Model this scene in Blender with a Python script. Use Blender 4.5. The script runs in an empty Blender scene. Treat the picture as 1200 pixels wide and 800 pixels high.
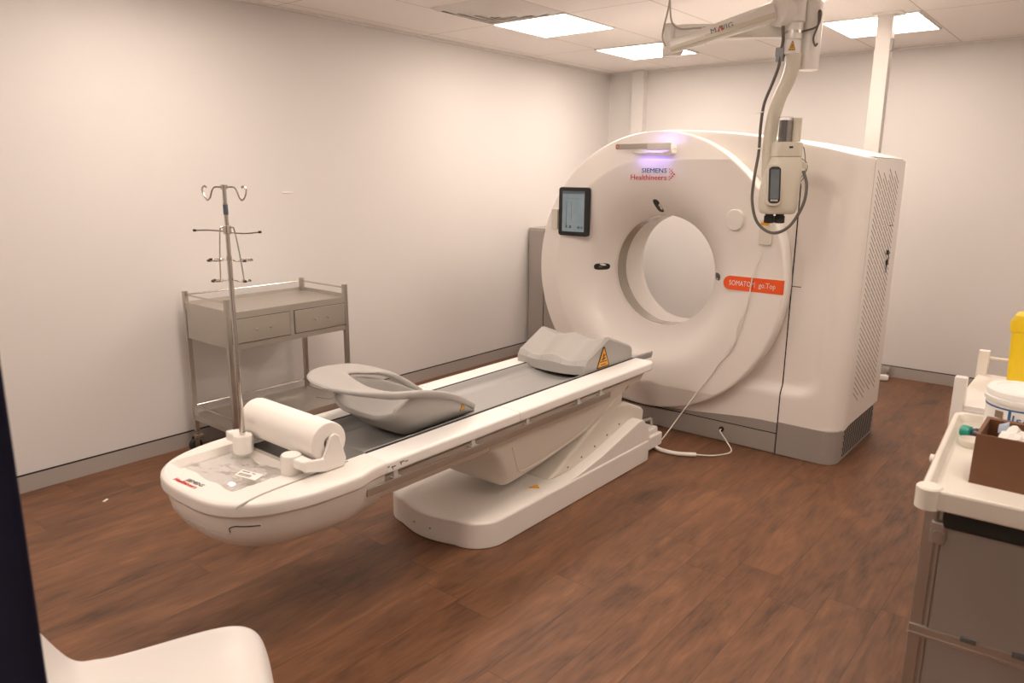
import bpy, bmesh, math, random
from mathutils import Vector, Matrix, Euler, noise
random.seed(7)
SC = bpy.context.scene
COL = SC.collection
R = math.radians

# ------------------------------------------------------------------ materials
def mat(name, col, rough=.5, metal=0., coat=0., var=0., vscale=6., bump=0., bscale=40., spec=.5, emit=None, estr=0., trans=0., alpha=1., stretch=None, rvar=0.):
    m = bpy.data.materials.new(name); m.use_nodes = True
    nt = m.node_tree; N = nt.nodes; L = nt.links
    b = N['Principled BSDF']
    b.inputs['Base Color'].default_value = (*col, 1)
    b.inputs['Roughness'].default_value = rough
    b.inputs['Metallic'].default_value = metal
    b.inputs['Coat Weight'].default_value = coat
    b.inputs['Coat Roughness'].default_value = .15
    b.inputs['Specular IOR Level'].default_value = spec
    b.inputs['Transmission Weight'].default_value = trans
    b.inputs['Alpha'].default_value = alpha
    if emit:
        b.inputs['Emission Color'].default_value = (*emit, 1)
        b.inputs['Emission Strength'].default_value = estr
    tc = N.new('ShaderNodeTexCoord')
    mp = N.new('ShaderNodeMapping')
    L.new(tc.outputs['Object'], mp.inputs['Vector'])
    if stretch: mp.inputs['Scale'].default_value = stretch
    if var or rvar:
        n = N.new('ShaderNodeTexNoise'); n.inputs['Scale'].default_value = vscale; n.inputs['Detail'].default_value = 4
        L.new(mp.outputs['Vector'], n.inputs['Vector'])
        if var:
            mx = N.new('ShaderNodeMix'); mx.data_type = 'RGBA'
            mx.inputs['A'].default_value = (*[max(0, c*(1-var)) for c in col], 1)
            mx.inputs['B'].default_value = (*[min(1, c*(1+var)) for c in col], 1)
            L.new(n.outputs['Fac'], mx.inputs['Factor']); L.new(mx.outputs['Result'], b.inputs['Base Color'])
        if rvar:
            mr = N.new('ShaderNodeMapRange'); mr.inputs['To Min'].default_value = max(0, rough-rvar); mr.inputs['To Max'].default_value = rough+rvar
            L.new(n.outputs['Fac'], mr.inputs['Value']); L.new(mr.outputs['Result'], b.inputs['Roughness'])
    if bump:
        n2 = N.new('ShaderNodeTexNoise'); n2.inputs['Scale'].default_value = bscale; n2.inputs['Detail'].default_value = 3
        L.new(mp.outputs['Vector'], n2.inputs['Vector'])
        bp = N.new('ShaderNodeBump'); bp.inputs['Strength'].default_value = bump; bp.inputs['Distance'].default_value = .004
        L.new(n2.outputs['Fac'], bp.inputs['Height']); L.new(bp.outputs['Normal'], b.inputs['Normal'])
    return m

M = {}
M['wall'] = mat('wall_paint', (.725, .705, .69), .55, var=.015, vscale=1.2, bump=.04, bscale=180)
M['skirt'] = mat('grey_skirting', (.40, .365, .335), .42, var=.03, vscale=3)
M['gap'] = mat('dark_gap', (.012, .011, .010), .8)
M['white'] = mat('white_plastic', (.82, .785, .745), .34, coat=.15, var=.01, vscale=3)
M['cover'] = mat('scanner_cover', (.855, .815, .775), .30, coat=.2, var=.008, vscale=2)
M['cream'] = mat('cream_plastic', (.74, .70, .625), .38, var=.01, vscale=3)
M['bright'] = mat('bright_white_plastic', (.86, .845, .82), .36, coat=.1, var=.01)
M['plinth'] = mat('grey_plinth', (.33, .30, .275), .42, var=.03, vscale=4)
M['cradle'] = mat('grey_tabletop', (.34, .335, .325), .42, var=.03, vscale=5, coat=.1)
M['foam'] = mat('grey_foam', (.385, .37, .35), .46, var=.03, vscale=7, bump=.03, bscale=120)
M['steel'] = mat('stainless_steel', (.50, .47, .43), .30, metal=1., rvar=.08, vscale=9, stretch=(1, 1, .15))
M['steelsheet'] = mat('brushed_steel_sheet', (.53, .50, .455), .37, metal=.85, var=.01, vscale=3, stretch=(.3, 1, 1))
M['chrome'] = mat('chrome', (.62, .59, .55), .16, metal=1., rvar=.05, vscale=12)
M['black'] = mat('black_plastic', (.010, .010, .011), .35, rvar=.05)
M['rubber'] = mat('black_rubber', (.018, .017, .016), .6, rvar=.08)
M['orange'] = mat('orange_label', (.88, .105, .012), .35, var=.02)
M['ltext'] = mat('label_lettering_white', (.85, .80, .74), .5, var=.01)
M['blue'] = mat('blue_lettering', (.025, .11, .27), .5, var=.02)
M['red'] = mat('red_lettering', (.62, .04, .035), .5, var=.02)
M['greytext'] = mat('grey_lettering', (.13, .13, .13), .5, var=.02)
M['tan'] = mat('tan_glossy_ring', (.33, .28, .22), .12, coat=.6, var=.02)
M['brown'] = mat('brown_tissue_box', (.150, .060, .024), .55, var=.18, vscale=9, bump=.1, bscale=30)
M['yellow'] = mat('yellow_plastic', (.86, .60, .010), .36, coat=.2, var=.02)
M['yl'] = mat('yellow_warning_label', (.78, .36, .02), .4, var=.03)
M['teal'] = mat('teal_cap', (.012, .27, .20), .4, var=.04)
M['navy'] = mat('navy_curtain', (.008, .010, .036), .85, var=.25, vscale=20, bump=.2, bscale=300)
M['grey'] = mat('grey_panel', (.36, .325, .30), .45, var=.02)
M['paper'] = mat('white_paper', (.84, .80, .755), .85, bump=.05, bscale=90, var=.01)
M['injector'] = mat('injector_housing', (.66, .62, .52), .36, coat=.15, var=.01)
M['armw'] = mat('arm_white_enamel', (.80, .78, .735), .33, coat=.25, var=.01)
M['panelgrey'] = mat('cart_grey_panel', (.40, .37, .35), .3, metal=.35, rvar=.06, var=.03, vscale=2)
M['alu'] = mat('aluminium_profile', (.56, .53, .49), .34, metal=.85, rvar=.06, vscale=10)
M['cable'] = mat('grey_cable', (.13, .115, .105), .5, var=.05)
M['cordw'] = mat('white_cord', (.80, .77, .72), .45, var=.02)
M['light'] = mat('light_diffuser', (.9, .9, .9), .5, emit=(1, .85, .73), estr=1.0, var=.01)
M['frame'] = mat('light_frame', (.80, .78, .75), .4, var=.01)
M['chairw'] = mat('white_chair_shell', (.70, .67, .645), .45, coat=.08, var=.01)
M['screen'] = None

def screen_mat(name, hues):
    m = bpy.data.materials.new(name); m.use_nodes = True
    nt = m.node_tree; N = nt.nodes; L = nt.links; b = N['Principled BSDF']
    b.inputs['Roughness'].default_value = .12
    tc = N.new('ShaderNodeTexCoord'); n = N.new('ShaderNodeTexNoise'); n.inputs['Scale'].default_value = 14; n.inputs['Detail'].default_value = 6
    L.new(tc.outputs['Object'], n.inputs['Vector'])
    cr = N.new('ShaderNodeValToRGB'); cr.color_ramp.elements[0].color = (*hues[0], 1); cr.color_ramp.elements[1].color = (*hues[1], 1)
    cr.color_ramp.elements[0].position = .3; cr.color_ramp.elements[1].position = .7
    L.new(n.outputs['Fac'], cr.inputs['Fac']); L.new(cr.outputs['Color'], b.inputs['Emission Color'])
    b.inputs['Emission Strength'].default_value = .40
    b.inputs['Base Color'].default_value = (.05, .06, .07, 1)
    return m
M['screen'] = screen_mat('tablet_screen', ((.36, .43, .44), (.46, .52, .52)))
M['screenln'] = mat('screen_dark_marks', (.10, .13, .17), .3, var=.05)
M['screengrey'] = screen_mat('injector_screen', ((.16, .14, .13), (.22, .20, .18)))

def floor_mat():
    m = bpy.data.materials.new('dark_oak_vinyl_planks'); m.use_nodes = True
    nt = m.node_tree; N = nt.nodes; L = nt.links; b = N['Principled BSDF']
    tc = N.new('ShaderNodeTexCoord')
    sep = N.new('ShaderNodeSeparateXYZ'); L.new(tc.outputs['Object'], sep.inputs[0])
    def math_(op, a, bv=None, c=None):
        n = N.new('ShaderNodeMath'); n.operation = op
        for i, v in enumerate((a, bv, c)):
            if v is None: continue
            if hasattr(v, 'is_linked') or hasattr(v, 'links'): L.new(v, n.inputs[i])
            else: n.inputs[i].default_value = v
        return n.outputs[0]
    PW, PL = .180, 1.22
    u = math_('DIVIDE', sep.outputs['X'], PW)
    iu = math_('FLOOR', u)
    fu = math_('FRACT', u)
    wn = N.new('ShaderNodeTexWhiteNoise'); wn.noise_dimensions = '1D'; L.new(iu, wn.inputs['W'])
    v = math_('ADD', math_('DIVIDE', sep.outputs['Y'], PL), math_('MULTIPLY', wn.outputs['Value'], 7.3))
    iv = math_('FLOOR', v); fv = math_('FRACT', v)
    cmb = N.new('ShaderNodeCombineXYZ'); L.new(iu, cmb.inputs[0]); L.new(iv, cmb.inputs[1])
    w2 = N.new('ShaderNodeTexWhiteNoise'); w2.noise_dimensions = '3D'; L.new(cmb.outputs[0], w2.inputs['Vector'])
    # grain, stretched along the plank, offset per plank
    off = N.new('ShaderNodeVectorMath'); off.operation = 'MULTIPLY_ADD'
    L.new(w2.outputs['Color'], off.inputs[0]); off.inputs[1].default_value = (9, 9, 9); L.new(tc.outputs['Object'], off.inputs[2])
    mp = N.new('ShaderNodeMapping'); mp.inputs['Scale'].default_value = (6.5, 1.5, 1); L.new(off.outputs[0], mp.inputs['Vector'])
    g1 = N.new('ShaderNodeTexNoise'); g1.inputs['Scale'].default_value = 1.0; g1.inputs['Detail'].default_value = 8; g1.inputs['Roughness'].default_value = .62; g1.inputs['Distortion'].default_value = 1.6
    L.new(mp.outputs[0], g1.inputs['Vector'])
    mp2 = N.new('ShaderNodeMapping'); mp2.inputs['Scale'].default_value = (90, 9, 1); L.new(off.outputs[0], mp2.inputs['Vector'])
    g2 = N.new('ShaderNodeTexNoise'); g2.inputs['Scale'].default_value = 1.0; g2.inputs['Detail'].default_value = 4; L.new(mp2.outputs[0], g2.inputs['Vector'])
    mp3 = N.new('ShaderNodeMapping'); mp3.inputs['Scale'].default_value = (2.4, .9, 1); L.new(tc.outputs['Object'], mp3.inputs['Vector'])
    g3 = N.new('ShaderNodeTexNoise'); g3.inputs['Scale'].default_value = 1.3; g3.inputs['Detail'].default_value = 3; L.new(mp3.outputs[0], g3.inputs['Vector'])
    f = math_('MULTIPLY_ADD', g1.outputs['Fac'], .62, math_('MULTIPLY_ADD', g2.outputs['Fac'], .24, math_('MULTIPLY_ADD', w2.outputs['Value'], .06, math_('MULTIPLY', g3.outputs['Fac'], .16))))
    cr = N.new('ShaderNodeValToRGB'); e = cr.color_ramp.elements
    e[0].position = .36; e[0].color = (.052, .0255, .0145, 1)
    e[1].position = .72; e[1].color = (.275, .133, .064, 1)
    k = e.new(.50); k.color = (.146, .068, .035, 1)
    k = e.new(.60); k.color = (.195, .090, .045, 1)
    L.new(f, cr.inputs['Fac'])
    # seams
    du = math_('MINIMUM', fu, math_('SUBTRACT', 1.0, fu)); dv = math_('MINIMUM', fv, math_('SUBTRACT', 1.0, fv))
    s1 = math_('LESS_THAN', du, .007); s2 = math_('LESS_THAN', dv, .0012)
    seam = math_('MAXIMUM', s1, s2)
    mx = N.new('ShaderNodeMix'); mx.data_type = 'RGBA'; mx.inputs['B'].default_value = (.035, .018, .011, 1)
    L.new(math_('MULTIPLY', seam, .55), mx.inputs['Factor']); L.new(cr.outputs['Color'], mx.inputs['A'])
    L.new(mx.outputs['Result'], b.inputs['Base Color'])
    mr = N.new('ShaderNodeMapRange'); mr.inputs['To Min'].default_value = .36; mr.inputs['To Max'].default_value = .52
    L.new(g1.outputs['Fac'], mr.inputs['Value']); L.new(mr.outputs[0], b.inputs['Roughness'])
    bp = N.new('ShaderNodeBump'); bp.inputs['Strength'].default_value = .12; bp.inputs['Distance'].default_value = .003
    L.new(math_('SUBTRACT', g2.outputs['Fac'], seam), bp.inputs['Height']); L.new(bp.outputs[0], b.inputs['Normal'])
    b.inputs['Specular IOR Level'].default_value = .4
    return m
M['floor'] = floor_mat()

def ceiling_mat():
    m = bpy.data.materials.new('ceiling_tiles'); m.use_nodes = True
    nt = m.node_tree; N = nt.nodes; L = nt.links; b = N['Principled BSDF']
    tc = N.new('ShaderNodeTexCoord'); sep = N.new('ShaderNodeSeparateXYZ'); L.new(tc.outputs['Object'], sep.inputs[0])
    def line(sock, off, per, half):
        a = N.new('ShaderNodeMath'); a.operation = 'SUBTRACT'; L.new(sock, a.inputs[0]); a.inputs[1].default_value = off
        p = N.new('ShaderNodeMath'); p.operation = 'PINGPONG'; L.new(a.outputs[0], p.inputs[0]); p.inputs[1].default_value = per/2
        l = N.new('ShaderNodeMath'); l.operation = 'LESS_THAN'; L.new(p.outputs[0], l.inputs[0]); l.inputs[1].default_value = half
        return l.outputs[0]
    a = line(sep.outputs['X'], .692, .574, .0035); c = line(sep.outputs['Y'], -2.52, 1.21, .0035)
    mxx = N.new('ShaderNodeMath'); mxx.operation = 'MAXIMUM'; L.new(a, mxx.inputs[0]); L.new(c, mxx.inputs[1])
    mx = N.new('ShaderNodeMix'); mx.data_type = 'RGBA'
    mx.inputs['A'].default_value = (.94, .91, .88, 1); mx.inputs['B'].default_value = (.60, .54, .48, 1)
    L.new(mxx.outputs[0], mx.inputs['Factor']); L.new(mx.outputs['Result'], b.inputs['Base Color'])
    b.inputs['Roughness'].default_value = .8
    n = N.new('ShaderNodeTexNoise'); n.inputs['Scale'].default_value = 220; L.new(tc.outputs['Object'], n.inputs['Vector'])
    bp = N.new('ShaderNodeBump'); bp.inputs['Strength'].default_value = .08; bp.inputs['Distance'].default_value = .002
    L.new(n.outputs['Fac'], bp.inputs['Height']); L.new(bp.outputs[0], b.inputs['Normal'])
    return m
M['ceiling'] = ceiling_mat()

def clear_mat():
    m = bpy.data.materials.new('clear_plastic_film'); m.use_nodes = True
    nt = m.node_tree; N = nt.nodes; L = nt.links
    out = N['Material Output']; N.remove(N['Principled BSDF'])
    t = N.new('ShaderNodeBsdfTransparent'); g = N.new('ShaderNodeBsdfGlossy'); g.inputs['Roughness'].default_value = .14
    t.inputs['Color'].default_value = (1, 1, 1, 1)
    fr = N.new('ShaderNodeFresnel'); fr.inputs['IOR'].default_value = 1.5
    mx = N.new('ShaderNodeMixShader')
    ma = N.new('ShaderNodeMath'); ma.operation = 'MULTIPLY_ADD'; ma.inputs[1].default_value = .65; ma.inputs[2].default_value = .0
    L.new(fr.outputs[0], ma.inputs[0]); L.new(ma.outputs[0], mx.inputs[0]); L.new(t.outputs[0], mx.inputs[1]); L.new(g.outputs[0], mx.inputs[2])
    L.new(mx.outputs[0], out.inputs['Surface'])
    return m
M['clear'] = clear_mat()

# ------------------------------------------------------------------ mesh builder (all coordinates are world coordinates)
def catmull(pts, sub=8):
    P = [Vector(p) for p in pts]
    if len(P) < 3: return P
    out = []
    for i in range(len(P)-1):
        p0 = P[max(i-1, 0)]; p1 = P[i]; p2 = P[i+1]; p3 = P[min(i+2, len(P)-1)]
        for k in range(sub):
            t = k/sub
            out.append(.5*((2*p1)+(-p0+p2)*t+(2*p0-5*p1+4*p2-p3)*t*t+(-p0+3*p1-3*p2+p3)*t*t*t))
    out.append(P[-1]); return out

class MB:
    def __init__(s): s.bm = bmesh.new()
    def vs(s, pts): return [s.bm.verts.new(Vector(p)) for p in pts]
    def face(s, v):
        try: return s.bm.faces.new(v)
        except ValueError: return None
    def box(s, c, d, rot=None, bev=0., seg=2):
        t = bmesh.new(); bmesh.ops.create_cube(t, size=1.)
        bmesh.ops.scale(t, vec=Vector(d), verts=t.verts)
        if bev: bmesh.ops.bevel(t, geom=list(t.edges), offset=bev, segments=seg, profile=.5, affect='EDGES')
        mtx = Matrix.Translation(Vector(c))
        if rot is not None: mtx = mtx @ (Euler(rot).to_matrix().to_4x4() if not isinstance(rot, Matrix) else rot.to_4x4())
        bmesh.ops.transform(t, matrix=mtx, verts=t.verts)
        s.merge(t); return s
    def merge(s, t):
        me = bpy.data.meshes.new('tmp'); t.to_mesh(me); t.free(); s.bm.from_mesh(me); bpy.data.meshes.remove(me)
    def ab(s, a, b, bev=0., seg=2):
        a, b = Vector(a), Vector(b); d = b-a
        return s.box((a+b)/2, (abs(d.x), abs(d.y), abs(d.z)), bev=bev, seg=seg)
    def rows(s, rows, closed=True, cap0=False, cap1=False):
        vr = [s.vs(r) for r in rows]; n = len(vr[0])
        for i in range(len(vr)-1):
            for j in range(n if closed else n-1):
                s.face((vr[i][j], vr[i][(j+1) % n], vr[i+1][(j+1) % n], vr[i+1][j]))
        if cap0: s.face(list(reversed(vr[0])))
        if cap1: s.face(vr[-1])
        return vr
    def cyl(s, a, b, r, r2=None, n=24, cap=True, rnd=0.):
        r2 = r if r2 is None else r2
        a, b = Vector(a), Vector(b); ax = (b-a).normalized()
        prof = [(r, 0.), (r2, (b-a).length)]
        if rnd:
            l = (b-a).length
            prof = [(r-rnd, 0), (r-rnd*.3, rnd*.3), (r, rnd), (r2, l-rnd), (r2-rnd*.3, l-rnd*.3), (r2-rnd, l)]
        return s.lathe(prof, a, ax, n, cap)
    def lathe(s, prof, o, ax, n=32, cap=True):
        o = Vector(o); ax = Vector(ax).normalized()
        u = ax.orthogonal().normalized(); w = ax.cross(u)
        rows = []
        for (r, h) in prof:
            rows.append([o+ax*h+(u*math.cos(2*math.pi*k/n)+w*math.sin(2*math.pi*k/n))*max(r, 1e-5) for k in range(n)])
        s.rows(rows, True, cap, cap); return s
    def tube(s, pts, r, n=10, sub=8, cap=True, smooth=True):
        P = catmull(pts, sub) if smooth else [Vector(p) for p in pts]
        up = None; rows = []
        for i, p in enumerate(P):
            t = (P[min(i+1, len(P)-1)]-P[max(i-1, 0)]).normalized()
            if up is None: up = t.orthogonal().normalized()
            up = (up-t*up.dot(t)); up = up.normalized() if up.length > 1e-6 else t.orthogonal().normalized()
            w = t.cross(up)
            rr = r(i/(len(P)-1)) if callable(r) else r
            rows.append([p+(up*math.cos(2*math.pi*k/n)+w*math.sin(2*math.pi*k/n))*rr for k in range(n)])
        s.rows(rows, True, cap, cap); return s
    def prism(s, poly, axis, a, b, bev=0., seg=2):
        """poly: 2D points in the two other axes (in xyz order), extruded along axis from a to b."""
        t = bmesh.new()
        def P(q, h):
            return {'x': (h, q[0], q[1]), 'y': (q[0], h, q[1]), 'z': (q[0], q[1], h)}[axis]
        v0 = [t.verts.new(P(q, a)) for q in poly]; v1 = [t.verts.new(P(q, b)) for q in poly]
        n = len(poly)
        t.faces.new(v0); t.faces.new(list(reversed(v1)))
        for i in range(n): t.faces.new((v0[i], v1[i], v1[(i+1) % n], v0[(i+1) % n]))
        bmesh.ops.recalc_face_normals(t, faces=t.faces)
        if bev:
            ed = [e for e in t.edges if len(e.link_faces) == 2 and e.calc_face_angle(0) > R(35)]
            bmesh.ops.bevel(t, geom=ed, offset=bev, segments=seg, profile=.5, affect='EDGES')
        s.merge(t); return s
    def build(s, name, m, parent=None, origin=None, sharp=38, solid=0., subd=0, recalc=True, bevel=0., wn=True):
        if recalc: bmesh.ops.recalc_face_normals(s.bm, faces=s.bm.faces)
        o0 = Vector((0, 0, 0))
        if parent is not None:
            q = parent
            while q is not None: o0 += q.location; q = q.parent
        elif origin is not None: o0 = Vector(origin)
        bmesh.ops.translate(s.bm, vec=-o0, verts=s.bm.verts)
        me = bpy.data.meshes.new(name); s.bm.to_mesh(me); s.bm.free()
        for p in me.polygons: p.use_smooth = True
        if sharp: me.set_sharp_from_angle(angle=R(sharp))
        me.materials.append(M[m] if isinstance(m, str) else m)
        ob = bpy.data.objects.new(name, me); COL.objects.link(ob)
        if parent is not None: ob.parent = parent
        elif origin is not None: ob.location = o0
        if solid:
            md = ob.modifiers.new('s', 'SOLIDIFY'); md.thickness = solid; md.offset = 0
        if bevel:
            md = ob.modifiers.new('b', 'BEVEL'); md.width = bevel; md.segments = 2; md.limit_method = 'ANGLE'; md.angle_limit = R(40)
        if sharp and wn and not subd:
            md = ob.modifiers.new('w', 'WEIGHTED_NORMAL'); md.keep_sharp = True; md.weight = 90
        if subd:
            md = ob.modifiers.new('u', 'SUBSURF'); md.levels = subd; md.render_levels = subd
        return ob

def empty(name, loc, label, cat, group=None):
    o = bpy.data.objects.new(name, None); COL.objects.link(o); o.location = loc; o.empty_display_size = .1
    o['label'] = label; o['category'] = cat
    if group: o['group'] = group
    return o
def tag(o, label, cat, group=None, kind=None):
    o['label'] = label; o['category'] = cat
    if group: o['group'] = group
    if kind: o['kind'] = kind
    return o
def struct(o, label=None):
    o['kind'] = 'structure'
    if label: o['label'] = label
    return o
def lab(o, l): o['label'] = l; return o

def text(body, name, m, parent, width, origin, ux, uy, depth=.0012, lift=.0006, align='LEFT', height=None):
    """Raised lettering: text x along ux, text y along uy, scaled to a width (and height) in metres."""
    cu = bpy.data.curves.new(name, 'FONT'); cu.body = body; cu.size = 1; cu.extrude = 0; cu.offset = 0
    cu.resolution_u = 2
    to = bpy.data.objects.new(name+'_t', cu); COL.objects.link(to)
    bpy.context.view_layer.update()
    me = bpy.data.meshes.new_from_object(to.evaluated_get(bpy.context.evaluated_depsgraph_get()))
    bpy.data.objects.remove(to); bpy.data.curves.remove(cu)
    xs = [v.co.x for v in me.vertices]; ys = [v.co.y for v in me.vertices]
    x0, x1, y0, y1 = min(xs), max(xs), min(ys), max(ys)
    k = width/(x1-x0); ky = k if height is None else height/(y1-y0)
    ux = Vector(ux).normalized(); uy = Vector(uy).normalized(); nz = ux.cross(uy)
    b = MB(); b.bm.from_mesh(me); bpy.data.meshes.remove(me)
    for v in b.bm.verts:
        x = (v.co.x-x0)*k; y = (v.co.y-y0)*ky
        v.co = Vector(origin)+ux*x+uy*y+nz*lift
    g = bmesh.ops.extrude_face_region(b.bm, geom=list(b.bm.faces))
    bmesh.ops.translate(b.bm, vec=nz*depth, verts=[e for e in g['geom'] if isinstance(e, bmesh.types.BMVert)])
    return b.build(name, m, parent, sharp=30)

def rrect(w, h, r, n=6, cx=0, cy=0):
    pts = []
    for (sx, sy, a0) in ((1, 1, 0), (-1, 1, 90), (-1, -1, 180), (1, -1, 270)):
        for k in range(n+1):
            a = R(a0+90*k/n); pts.append((cx+sx*(w/2-r)+r*math.cos(a), cy+sy*(h/2-r)+r*math.sin(a)))
    return pts
def sstep(a, b, x):
    t = min(1, max(0, (x-a)/(b-a))); return t*t*(3-2*t)

# ------------------------------------------------------------------ room
RX, RY, HC = 5.3, -8.6, 2.549
b = MB(); b.ab((-.12, RY-.12, -.1), (RX+.12, .12, 0)); struct(b.build('floor', 'floor'))
b = MB(); b.ab((-.12, RY-.12, HC), (RX+.12, .12, HC+.1)); struct(b.build('ceiling', 'ceiling'))
b = MB(); b.ab((-.12, RY, 0), (0, 0, HC)); struct(b.build('wall_left', 'wall'))
b = MB(); b.ab((-.12, 0, 0), (RX+.12, .12, HC)); struct(b.build('wall_back', 'wall'))
b = MB(); b.ab((RX, RY, 0), (RX+.12, 0, HC)); struct(b.build('wall_right', 'wall'))
b = MB(); b.ab((-.12, RY-.12, 0), (RX+.12, RY, HC)); struct(b.build('wall_front', 'wall'))
BH = .092
def skirting(name, a, c):
    q = MB(); q.ab((a[0], a[1], 0), (c[0], c[1], BH-.005)); o = struct(q.build(name, 'skirt'))
    q = MB(); q.ab((a[0], a[1], BH-.005), (c[0], c[1], BH)); q.build('shadow_gap', 'gap', o)
skirting('baseboard_left', (0, RY, 0), (.012, -.012, 0))
skirting('baseboard_back', (0, -.012, 0), (RX, 0, 0))
skirting('baseboard_right', (RX-.012, RY, 0), (RX, -.012, 0))
q = MB(); q.ab((0, RY, HC-.014), (.022, 0, HC-.001)); struct(q.build('trim_1', 'frame'))
q = MB(); q.ab((0, -.022, HC-.014), (RX, 0, HC-.001)); struct(q.build('trim_2', 'frame'))
q = MB(); q.ab((.29, -.075, 0), (.42, 0, HC-.001), bev=.004); struct(q.build('trim_3', 'wall'))

# ceiling light panels
def light(x0, x1, y0, y1, label, k=1.0):
    r = empty('ceiling_light', ((x0+x1)/2, (y0+y1)/2, HC-.012), label, 'light', 'square ceiling light panels')
    q = MB()
    w = .012
    q.ab((x0-w, y0-w, HC-.010), (x1+w, y0, HC-.0005)); q.ab((x0-w, y1, HC-.010), (x1+w, y1+w, HC-.0005))
    q.ab((x0-w, y0, HC-.010), (x0, y1, HC-.0005)); q.ab((x1, y0, HC-.010), (x1+w, y1, HC-.0005))
    q.build('frame', 'frame', r)
    m = mat('light_diffuser', (.9, .9, .9), .5, emit=LCOL, estr=k, var=.01)
    q = MB(); q.ab((x0, y0, HC-.007), (x1, y1, HC-.001)); q.build('diffuser', m, r)
LCOL = (1, .85, .73)
K = dict(A=15, B=19.5, C=14, D=16.5, E=23, F=24, G=18, H=21.5, I=19.5, J=18)
light(.700, 1.266, -2.555, -1.985, 'square glowing ceiling panel, left one, nearer the camera, above the left wall', K['A'])
light(.684, 1.250, -1.30, -.71, 'square glowing ceiling panel nearest the back corner, partly behind the arm elbow', K['B'])
light(2.415, 2.965, -1.33, -.69, 'square glowing ceiling panel at the right, crossed by the white service pole', K['C'])
light(2.415, 2.965, -2.555, -1.985, 'square glowing ceiling panel above the injector arm joint, at the top edge', K['D'])
light(.70, 1.266, -4.95, -4.38, 'square glowing ceiling panel above the steel trolley, outside the photo', K['E'])
light(2.415, 2.965, -4.95, -4.38, 'square glowing ceiling panel above the patient table, outside the photo', K['F'])
light(4.10, 4.65, -4.95, -4.38, 'square glowing ceiling panel above the supply cart, outside the photo', K['G'])
light(.70, 1.266, -7.35, -6.78, 'square glowing ceiling panel behind the camera at left, outside the photo', K['H'])
light(2.415, 2.965, -7.35, -6.78, 'square glowing ceiling panel behind the camera, outside the photo', K['I'])
light(4.10, 4.65, -2.555, -1.985, 'square glowing ceiling panel right of the scanner, outside the photo', K['J'])
# air diffuser at the top edge of the photo
r = empty('ceiling_vent', (.98, -2.95, HC-.02), 'square white ceiling air diffuser at the top edge, nearer than the light panels', 'vent')
for k, (h, zz) in enumerate(((.285, .001), (.22, .012), (.15, .02), (.08, .026))):
    q = MB()
    rows = [[(.98+sx*a, -2.86+sy*a, z) for sx, sy in ((-1, -1), (1, -1), (1, 1), (-1, 1))] for a, z in ((h, HC-zz), (h-.045, HC-zz-.020), (h-.05, HC-zz-.018), (h-.008, HC-zz+.0008))]
    rows.append(rows[0]); q.rows(rows, True); q.build('louvre', 'frame', r)

# ------------------------------------------------------------------ CT scanner gantry
CX, CZ = 1.848, .990
YF = -2.43                     # front plane of the disc
G = empty('ct_scanner', (CX, -1.95, 0), 'large white ring-shaped CT scanner with open bore and grey plinth', 'scanner')
def ztop(x):
    z = 1.852-.135*((x-CX)/1.08)**2
    if x < CX: z = min(z, CZ+math.sqrt(max(.845**2-(x-CX)**2, 1e-4)))
    return z
XR, XL, YB = 3.04, 1.012, -1.50
YBF = -2.345
# body shell
def body_outline():
    pts = []; rr = .13; rl = .10
    n = 70
    for k in range(n+1):       # front, left to right
        x = XL+rl+(XR-rr-XL-rl)*k/n; pts.append((x, YBF, 1))
    for k in range(1, 13):     # front right corner
        a = R(90*k/12); pts.append((XR-rr+rr*math.sin(a), YBF+rr-rr*math.cos(a), 1-k/12))
    for k in range(1, 9): pts.append((XR-.0*k, YBF+rr+(YB-.03-YBF-rr)*k/8, 0))
    for k in range(1, 6):
        a = R(90*k/5); pts.append((XR-.03+.03*math.cos(a), YB-.03+.03*math.sin(a), 0))
    for k in range(1, 40): pts.append((XR-.03-(XR-.03-XL-.1)*k/40, YB, 0))
    for k in range(0, 9):
        a = R(90*k/8); pts.append((XL+.1-.1*math.sin(a), YB-.1+.1*math.cos(a), 0))
    for k in range(0, 10):
        a = R(90*k/10); pts.append((XL+rl-rl*math.cos(a), YBF+rl-rl*math.sin(a), k/10))
    return pts
OUT = body_outline()
def recess(x, z):
    # signed distance to a rounded rectangle that runs under the disc
    x0, x1, z0, z1, rad = .95, 2.915, .372, 1.575, .13
    cx, cz, hx, hz = (x0+x1)/2, (z0+z1)/2, (x1-x0)/2-rad, (z1-z0)/2-rad
    dx, dz = abs(x-cx)-hx, abs(z-cz)-hz
    d = math.hypot(max(dx, 0), max(dz, 0))+min(max(dx, dz), 0)-rad
    return .030*sstep(.012, -.05, d)
b = MB(); rows = []
NZ = 64
def cover_bottom(x): return .188-.05*sstep(2.65, 1.95, x)*sstep(1.0, 1.6, x)
for j in range(NZ+1):
    t = j/NZ; row = []
    for (x, y, fr) in OUT:
        zb = cover_bottom(x) if y < -2.2 else .20
        if x < CX: zb = max(zb, CZ-math.sqrt(max(.83**2-(x-CX)**2, 1e-4)))
        zt = ztop(x)-.012
        z = zb+(zt-zb)*t
        yy = y+(recess(x, z) if fr >= .999 else 0)
        row.append((x, yy, z))
    rows.append(row)
def inset_row(row, d, dz):
    res = []
    for (x, y, z) in row:
        v = Vector((CX+.1-x, -1.92-y)); l = v.length; v = v/l*min(d*1.3, l)
        res.append((x+v.x, y+v.y, z+dz))
    return res
top = rows[-1]
lowr = [inset_row(rows[0], .03, -.004), inset_row(rows[0], .012, -.002)]
def roof(row, k, dz): return [(x, y+(-1.92-y)*k, z+dz) for x, y, z in row]
rows = lowr+rows+[inset_row(top, .004, .006), inset_row(top, .014, .012), roof(top, .15, .013), roof(top, 1., .013)]
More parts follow.
